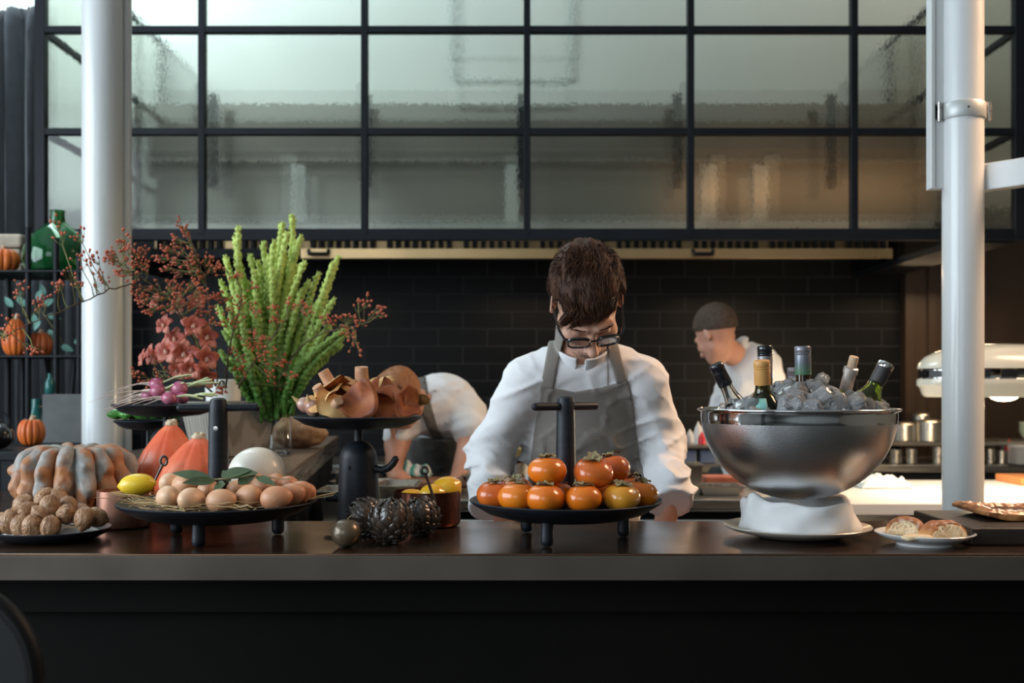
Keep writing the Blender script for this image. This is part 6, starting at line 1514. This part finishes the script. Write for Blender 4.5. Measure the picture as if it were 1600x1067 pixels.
# ---- cooks' bench, pans, board, cloth
M['gn'] = pm('gastro_steel', [(.40,.37,.32),(.52,.49,.43)], .28, metal=1, scale=5, rvar=.06)
bn = thing('cooking_bench', 'long stainless steel kitchen bench where the cooks work behind the chef', 'bench', (.15,3.8,0)); O = bn.location.copy(); BZ = .985
MB().box((-.77,-.27,BZ-.04),(.84,.27,BZ)).obj('bench_top', M['steel'], bn, smooth=False, bevel=.004)
MB().box((-.75,-.22,.1),(.82,.25,BZ-.04)).obj('cabinet_body', M['steel_dark'], bn, smooth=False)
MB().tube([(-.74,-.31,BZ-.07),(.82,-.31,BZ-.07)], .011, 12).obj('front_rail', M['steel_polished'], bn)
for i in range(4): MB().box((-.74+.39*i,-.235,BZ-.32),(-.37+.39*i,-.22,BZ-.10)).obj('drawer_front', M['gn'], bn, smooth=False, bevel=.003)
def pan_box(px, d, w, l, h, zb_, label, food=None, fcol=None, grp='steel food pans on the bench'):
    t = thing('food_pan', label, 'food pan', (X(px,d),d,zb_+.001), grp); t_ = .003; mb = MB()
    v = [(sx*a,sy*b,z) for a, b, z in ((w/2-.01,l/2-.01,0),(w/2,l/2,h),(w/2+.012,l/2+.012,h),(w/2+.012,l/2+.012,h-.003),(w/2-t_,l/2-t_,h-.004),(w/2-.012,l/2-.012,.004)) for sx, sy in ((-1,-1),(1,-1),(1,1),(-1,1))]
    order = [0,1,3,2,4,5]; f = [(3,2,1,0)]; 
    for l_ in range(5):
        a, b = order[l_], order[l_+1]
        f += [(a*4+k,a*4+(k+1)%4,b*4+(k+1)%4,b*4+k) for k in range(4)]
    f.append((20,21,22,23)); mb.add(v, f).obj('body', M['gn'], t, smooth=False)
    if fcol:
        fv = MB(); r = random.Random(int(px)); n = 14; vv = [( (w-.02)*(i/n-.5), (l-.02)*(j/n-.5), h*.55+h*.35*r.random()) for j in range(n+1) for i in range(n+1)]
        fv.add(vv, [(j*(n+1)+i,j*(n+1)+i+1,(j+1)*(n+1)+i+1,(j+1)*(n+1)+i) for j in range(n) for i in range(n)]); o = fv.obj('food', pm('food_%d' % px, fcol, .5, scale=60), t, ang=30); o['kind'] = 'stuff'
for px, d, w, l, h, lab, fc in ((548,3.70,.10,.14,.05,'steel food pan on the bench just right of the ledge',[(.4,.15,.03),(.6,.35,.1)]),(592,3.66,.07,.14,.05,'steel food pan seen behind the whale stand',[(.35,.5,.1),(.6,.6,.2)]),(570,3.92,.12,.14,.065,'deep steel food pan at the back left of the bench',[(.1,.2,.05),(.3,.4,.1)]),
(760,3.80,.14,.12,.06,'steel food pan between the bent cook and the chef',[(.6,.3,.05),(.4,.2,.05)]),(1070,3.75,.10,.14,.10,'tall steel food pan right of the chef sleeve',None),(1122,3.72,.14,.14,.03,'dark shallow tray behind the left side of the bowl',[(.03,.03,.03),(.06,.05,.05)])):
    pan_box(px, d, w, l, h, BZ, lab, fcol=fc)
st_ = thing('food_station', 'low steel food station full of pans beside the ledge, left of the chef', 'worktop', (-.36,3.17,0))
MB().box((-.175,-.29,.93),(.175,.29,.97)).obj('steel_top', M['gn'], st_, smooth=False, bevel=.003); MB().box((-.17,-.28,0),(.17,.28,.93)).obj('cabinet_body', M['steel_dark'], st_, smooth=False)
for x_, y_, w, l, h, lab, fc in ((-.47,3.02,.10,.16,.10,'steel pan of orange food beside the ledge, just behind the eggs',[(.55,.20,.04),(.7,.35,.1)]),(-.35,3.02,.10,.16,.06,'steel pan of yellow green food left of the whale stand',[(.42,.48,.06),(.7,.62,.2)]),(-.47,3.30,.10,.20,.13,'tall steel pan at the back of the food station',[(.30,.26,.18),(.5,.45,.3)]),(-.34,3.30,.10,.20,.09,'steel pan behind the whale stand body',[(.5,.42,.25),(.65,.6,.4)]),(-.23,3.20,.08,.30,.07,'narrow steel pan behind the copper pan of lemons',[(.05,.05,.05),(.1,.1,.1)])):
    pan_box(800+x_/y_*F, y_, w, l, h, .97, lab, fcol=fc, grp='steel pans on the food station')
o = MB().box((-.14,-.11,0),(.14,.11,.042)).obj('chopping_board', pm('brown_chopping_board', [(.22,.09,.045),(.32,.15,.08)], .6, scale=5, stretch=(1,8,1)), loc=(X(642,3.80),3.80,BZ+.001), smooth=False, bevel=.004); tag(o, 'brown wooden chopping board under the hands of the bent cook', 'board')
def cloth(name, px, d, zb_, w, l, h, cols, label, seed):
    v = []; f = []; n = 40; r = random.Random(seed)
    for j in range(n+1):
        for i in range(n+1):
            u, q = i/n*2-1, j/n*2-1; e = max(0,1-max(abs(u),abs(q))**6); z = h*e*(.45+.5*abs(nz(u*2.2+seed,q*2.2,1))+.25*nz(u*5,q*5,seed))
            v.append((w/2*u*(1+.08*nz(q*3,seed,1)), l/2*q*(1+.08*nz(u*3,seed,5)), max(.002,z)))
    f = [(j*(n+1)+i,j*(n+1)+i+1,(j+1)*(n+1)+i+1,(j+1)*(n+1)+i) for j in range(n) for i in range(n)]
    o = MB().add(v, f).obj(name, pm(name+'_'+str(seed), cols, .9, scale=9, wave='X', dist=3, detail=2, pos=[.25,.45,.62,.8][:len(cols)]), loc=(X(px,d),d,zb_+.001), ang=80); s = o.modifiers.new('s','SOLIDIFY'); s.thickness = .003; tag(o, label, 'cloth')
cloth('tea_towel', 640, 3.92, BZ+.043, .16, .10, .055, [(.75,.75,.72),(.05,.40,.33),(.7,.7,.66),(.05,.35,.3)], 'crumpled white and green tea towel on the chopping board of the bent cook', 3)
cloth('tea_towel', 1378, 4.33, .951, .20, .14, .055, [(.78,.78,.75),(.75,.75,.72),(.08,.45,.36),(.78,.78,.75)], 'folded white tea towel with green stripe on the white pass counter', 5)
# shelf over the bench at the right of the chef: squeeze bottles and tubs
os_ = thing('over_shelf', 'small steel over shelf behind the chef sleeve carrying squeeze bottles', 'shelf', (X(1105,4.35),4.35,0)); SZ = Z(693,4.35)
MB().box((-.16,-.10,SZ-.012),(.20,.10,SZ)).obj('shelf_board', M['gn'], os_, smooth=False); MB().box((-.15,-.02,0),(-.13,.02,SZ-.012)).obj('upright', M['steel'], os_, smooth=False); MB().box((.17,-.02,0),(.19,.02,SZ-.012)).obj('upright', M['steel'], os_, smooth=False)
MB().box((-.16,-.10,SZ-.085),(.20,.10,SZ-.075)).obj('shelf_board', M['gn'], os_, smooth=False)
def squeeze(px, d, zb_, R, H, col, lab):
    t = thing('squeeze_bottle', lab, 'bottle', (X(px,d),d,zb_+.001), 'squeeze bottles'); MB().lathe([(0,0),(R,0),(R,H*.55),(R*.8,H*.62),(R*.8,H*.66),(0,H*.66)],20).obj('body', col, t); MB().lathe([(R*.85,H*.64),(R*.7,H*.72),(R*.2,H*.95),(R*.15,H),(0,H)],16).obj('nozzle', col, t)
red = pm('red_plastic', (.55,.02,.03), .35); wht = pm('milky_plastic', (.62,.60,.56), .4); blu = pm('blue_grey_tub', [(.10,.13,.20),(.15,.19,.28)], .4)
squeeze(1091,4.33,SZ,.018,.088,wht,'white squeeze bottle with pointed nozzle left of the bowl rim'); squeeze(1097,4.28,SZ,.015,.05,red,'small red squeeze bottle in front of the white one'); squeeze(1078,4.38,SZ,.016,.055,wht,'short pale squeeze bottle right of the chef sleeve'); squeeze(1064,4.36,SZ,.013,.075,red,'red capped bottle half hidden by the chef sleeve')
for px, lab in ((1073,'blue grey plastic tub under the steel over shelf, left one'),(1103,'blue grey plastic tub under the steel over shelf, right one')):
    o = MB().box((-.030,-.05,0),(.030,.05,.052)).obj('plastic_tub', blu, loc=(X(px,4.33),4.33,SZ-.074), smooth=False, bevel=.004); tag(o, lab, 'tub', 'plastic tubs')
o = MB().box((-.07,-.05,0),(.07,.05,.045)).obj('red_food_tub', pm('tomato_red', [(.35,.06,.04),(.5,.2,.12)], .5, scale=30), loc=(X(1128,3.92),3.92,BZ+.001), bevel=.006); tag(o, 'tub of reddish food on the bench behind the bowl', 'tub')
# brass bowl left of chef
bb = MB(); bb.lathe([(0,0),(.025,0),(.045,.014),(.058,.036),(.062,.05),(.060,.051),(.054,.036),(.04,.016),(0,.006)],36); o = bb.obj('brass_bowl', pm('brass', (.62,.44,.20), .2, metal=1), loc=(X(808,3.97),3.97,BZ+.09)); tag(o, 'small brass bowl seen between the chef sleeve and the apron', 'bowl')
o = MB().lathe([(0,0),(.05,0),(.05,.088),(0,.088)],28).obj('steel_pot', M['gn'], loc=(X(808,3.97),3.97,BZ+.001)); tag(o, 'steel pot with the brass bowl resting on it behind the chef', 'pot')

# ---- pass counter with heat lamp
ps = thing('pass_counter', 'bright white topped pass counter under the heat lamp at the right', 'counter', (1.9,4.2,0))
MB().box((-.88,-.47,.91),(1.6,.45,.95)).obj('white_top', pm('white_marble_top', [(.74,.72,.69),(.80,.79,.76)], .3, scale=3), ps, smooth=False, bevel=.003)
MB().box((-.86,-.45,.84),(1.6,.43,.91)).obj('steel_edge', M['steel'], ps, smooth=False); MB().box((-.84,-.42,0),(1.6,.42,.84)).obj('cabinet_body', M['steel_dark'], ps, smooth=False)
MB().tube([(-.85,-.50,.80),(1.55,-.50,.80)], .010, 10).obj('front_rail', M['steel_polished'], ps)
LD = 4.05; HL = thing('heat_lamp', 'cream enamel dome heat lamp with glowing bulb behind the right column', 'lamp', (X(1565,LD),LD,Z(620,LD))); O = HL.location.copy()
cream = pm('cream_enamel', (.66,.64,.53), .22, coat=.6); a_ = 132/F*LD; zt_ = (620-537)/F*LD
def el(prof, mat, nm, sy=.55, n=72): 
    mb = MB(); mb.lathe(prof, n, M=Matrix.Diagonal((1,sy,1,1))); return mb.obj(nm, mat, HL)
k_ = zt_/83
el([(a_*.985,44*k_),(a_*.97,52*k_),(a_*.90,62*k_),(a_*.76,71*k_),(a_*.55,78*k_),(a_*.3,82*k_),(0,83*k_)], cream, 'dome')
el([(a_*.975,43*k_),(a_*.965,42*k_),(a_*.965,29*k_),(a_*.98,28*k_)], M['steel_polished'], 'band')
for i in range(10):
    an = PI+PI*(i+.5)/10; sl_ = MB().box((-.028,-.003,30*k_),(.028,.003,41*k_)).obj('vent_slot', M['spectacle'], HL, smooth=False); sl_.location = (a_*.965*math.cos(an), a_*.965*.55*math.sin(an), 0); sl_.rotation_euler = (0,0,math.atan2(math.cos(an)*.55, -math.sin(an)))
el([(a_*.985,28*k_),(a_*.99,24*k_),(a_*.99,18*k_),(a_*.955,14*k_),(a_*.93,4*k_),(a_*.90,0),(a_*.87,0),(a_*.90,5*k_),(a_*.95,20*k_),(a_*.3,30*k_),(0,30*k_)], cream, 'shade')
MB().ball((0,-.02,6*k_),(.058,.05,.030),28,14).obj('bulb', pm('lit_bulb', (1,.85,.6), .3, emis=(1,.72,.40), est=16), HL)
MB().tube([(a_*.8,0,60*k_),(a_*1.1,0,.35),(a_*1.1,0,3.0)], .012, 10).obj('hanging_rod', M['steel_dark'], HL)
ll = point('heat_lamp_light', tuple(O+Vector((0,-.02,-.05))), 40, (1.0,.76,.50), .05)
# things on the pass and behind
o = MB().box((-.20,-.12,0),(.20,.12,.03)).obj('orange_board', pm('orange_brown_board', [(.42,.14,.04),(.5,.2,.07)], .5, scale=6), loc=(X(1575,4.5)+.20,4.50,.951), smooth=False, bevel=.004); tag(o, 'orange brown board on the pass counter at the right edge', 'board')
bk = thing('back_counter', 'stainless back counter along the dark wall carrying pots', 'counter', (2.0,5.85,0))
MB().box((-3.8,-.35,.91),(1.9,.33,.95)).obj('steel_top', M['steel'], bk, smooth=False, bevel=.004); MB().box((-3.75,-.30,0),(1.9,.33,.91)).obj('cabinet_body', M['steel_dark'], bk, smooth=False)
MB().box((-.10,-.25,Z(690,5.6)-.02),(1.3,.10,Z(690,5.6))).obj('raised_shelf', M['gn'], bk, smooth=False)
for x in (-.08,.6,1.27): MB().box((x-.012,-.1,.95),(x+.012,-.08,Z(690,5.6)-.02)).obj('shelf_post', M['steel'], bk, smooth=False)
RZ2 = Z(690,5.6)
def pot(px, d, R, H, zb_, lab, lid=True, handle=0):
    t = thing('saucepan', lab, 'pot', (X(px,d),d,zb_+.001), 'pots on the back counter')
    MB().lathe([(0,0),(R-.004,0),(R,.004),(R,H),(R+.002,H+.002),(R-.003,H),(R-.003,.006),(0,.005)],36).obj('body', M['gn'], t)
    if lid: MB().lathe([(R+.002,H+.001),(R*.95,H+.006),(R*.5,H+.014),(0,H+.017)],36).obj('lid', M['gn'], t); 
    if handle: MB().tube([(R,0,H*.8),(R+.05,-.02,H*.95),(R+.16,-.06,H*1.3)],[.006,.005,.007],8).obj('handle', M['steel_polished'], t)
pot(1412,5.66,.068,.085,RZ2,'steel saucepan with lid at the left end of the raised back shelf'); pot(1452,5.62,.075,.10,RZ2,'steel saucepan with long handle beside the right column',handle=1); pot(1440,5.74,.05,.13,RZ2,'narrow steel pot behind the two saucepans')
pot(1400,5.6,.032,.07,.951,'small steel pot under the raised shelf at its left end',lid=False); pot(1424,5.58,.03,.075,.951,'small steel pot second from left under the raised shelf',lid=False); pot(1466,5.57,.034,.085,.951,'small polished steel pot just left of the right column',lid=False)
pot(1548,5.57,.022,.075,.951,'slim steel cup just right of the right column',lid=False); pot(1566,5.6,.03,.065,.951,'small steel bowl right of the slim cup',lid=False)
squeeze(1577,5.65,.951,.025,.12,red,'red bottle behind the plates at the right edge')
def plate_stack(px, d, zb_, n, R, mat, lab, grp, step=.010):
    base = None
    for i in range(n):
        if base is None:
            base = MB().lathe([(0,0),(R*.55,0),(R*.6,.003),(R,.010),(R,.012),(R*.6,.006),(0,.004)],36).obj('dinner_plate', mat); o = base
        else: o = base.copy(); link(o)
        o.location = (X(px,d),d,zb_+.001+i*step); tag(o, lab+(', topmost' if i == n-1 else ', bottom one' if i == 0 else ', plate %s from the bottom' % ('second','third','fourth','fifth','sixth','seventh','eighth','ninth','tenth')[i-1]), 'plate', grp)
plate_stack(1606,5.5,.951,10,.095,M['porcelain'],'white plate in the stack at the right edge','stacked white plates',.0092)
for i in range(4):
    R = .062; o = MB().lathe([(0,0),(R*.5,0),(R*.8,.02),(R,.05),(R*1.02,.052),(R*.75,.02),(0,.006)],32).obj('green_bowl', pm('pale_green_glaze_%d' % i, (.42,.47,.34), .3), loc=(X(1612,5.74),5.74,RZ2+.001+i*.014)); tag(o, 'pale green bowl nested in the stack at the right edge, '+('lowest','second','third','topmost')[i], 'bowl', 'stacked green bowls')
# ---- chair back at the lower left corner
ch = thing('bar_chair', 'black rounded chair back in the lower left corner of the foreground', 'chair', (X(-95,1.25),1.25,0)); O = ch.location.copy()
zc = Z(1075,1.25); zt2 = Z(918,1.25); hw = (X(52,1.25)-O.x)
pts = []
for i in range(25):
    a = PI*i/24; pts.append((hw*math.cos(a), 0, zc+(zt2-zc)*max(0,math.sin(a))**.85))
mb = MB(); v = []; n = len(pts)
for y in (-.012,.012): v += [(p_[0],y+.05*(p_[0]/hw)**2*0,p_[2]) for p_ in pts]+[(-hw,y,zc-.28),(hw,y,zc-.28)]
m_ = n+2; mb.add(v, [tuple(range(m_)), tuple(reversed(range(m_,2*m_)))]+[(i,(i+1)%m_,(i+1)%m_+m_,i+m_) for i in range(m_)])
mb.obj('backrest', pm('black_leather', (.004,.004,.005), .6, bump=.2, bscale=200, bdist=.0005), ch, bevel=.004)
MB().tube([(p_[0]*1.0,0,p_[2]) for p_ in pts], .0128, 10).obj('back_frame', pm('matte_black_frame', (.004,.004,.005), .5, spec=.3), ch)
MB().box((-hw,-.40,.70),(hw,.0,.75)).obj('seat', M['spectacle'], ch, smooth=False, bevel=.01)
for x in (-hw+.02,hw-.02):
    for y in (-.38,-.02): MB().tube([(x,y,0),(x,y,.70)], .012, 8).obj('leg', M['steel_dark'], ch)
# ---- ceiling downlights
for i, (x, y) in enumerate(((-2.0,1.5),(.4,1.5),(2.6,1.5),(-2.0,-1.0),(.4,-1.0))):
    t = thing('downlight', 'small round recessed ceiling downlight, '+('nearest the left windows on the bar side','above the middle of the bar','at the right end above the bar','at the left behind the camera','at the middle behind the camera')[i], 'ceiling light', (x,y,4.598), 'ceiling downlights')
    MB().lathe([(.03,-.002),(.055,-.004),(.055,0)],24).obj('trim_ring', M['steel'], t); MB().lathe([(0,-.001),(.03,-.001)],24).obj('lamp_disc', pm('lit_disc_%d' % i,(1,.9,.75),.4,emis=(1,.85,.65),est=18), t)
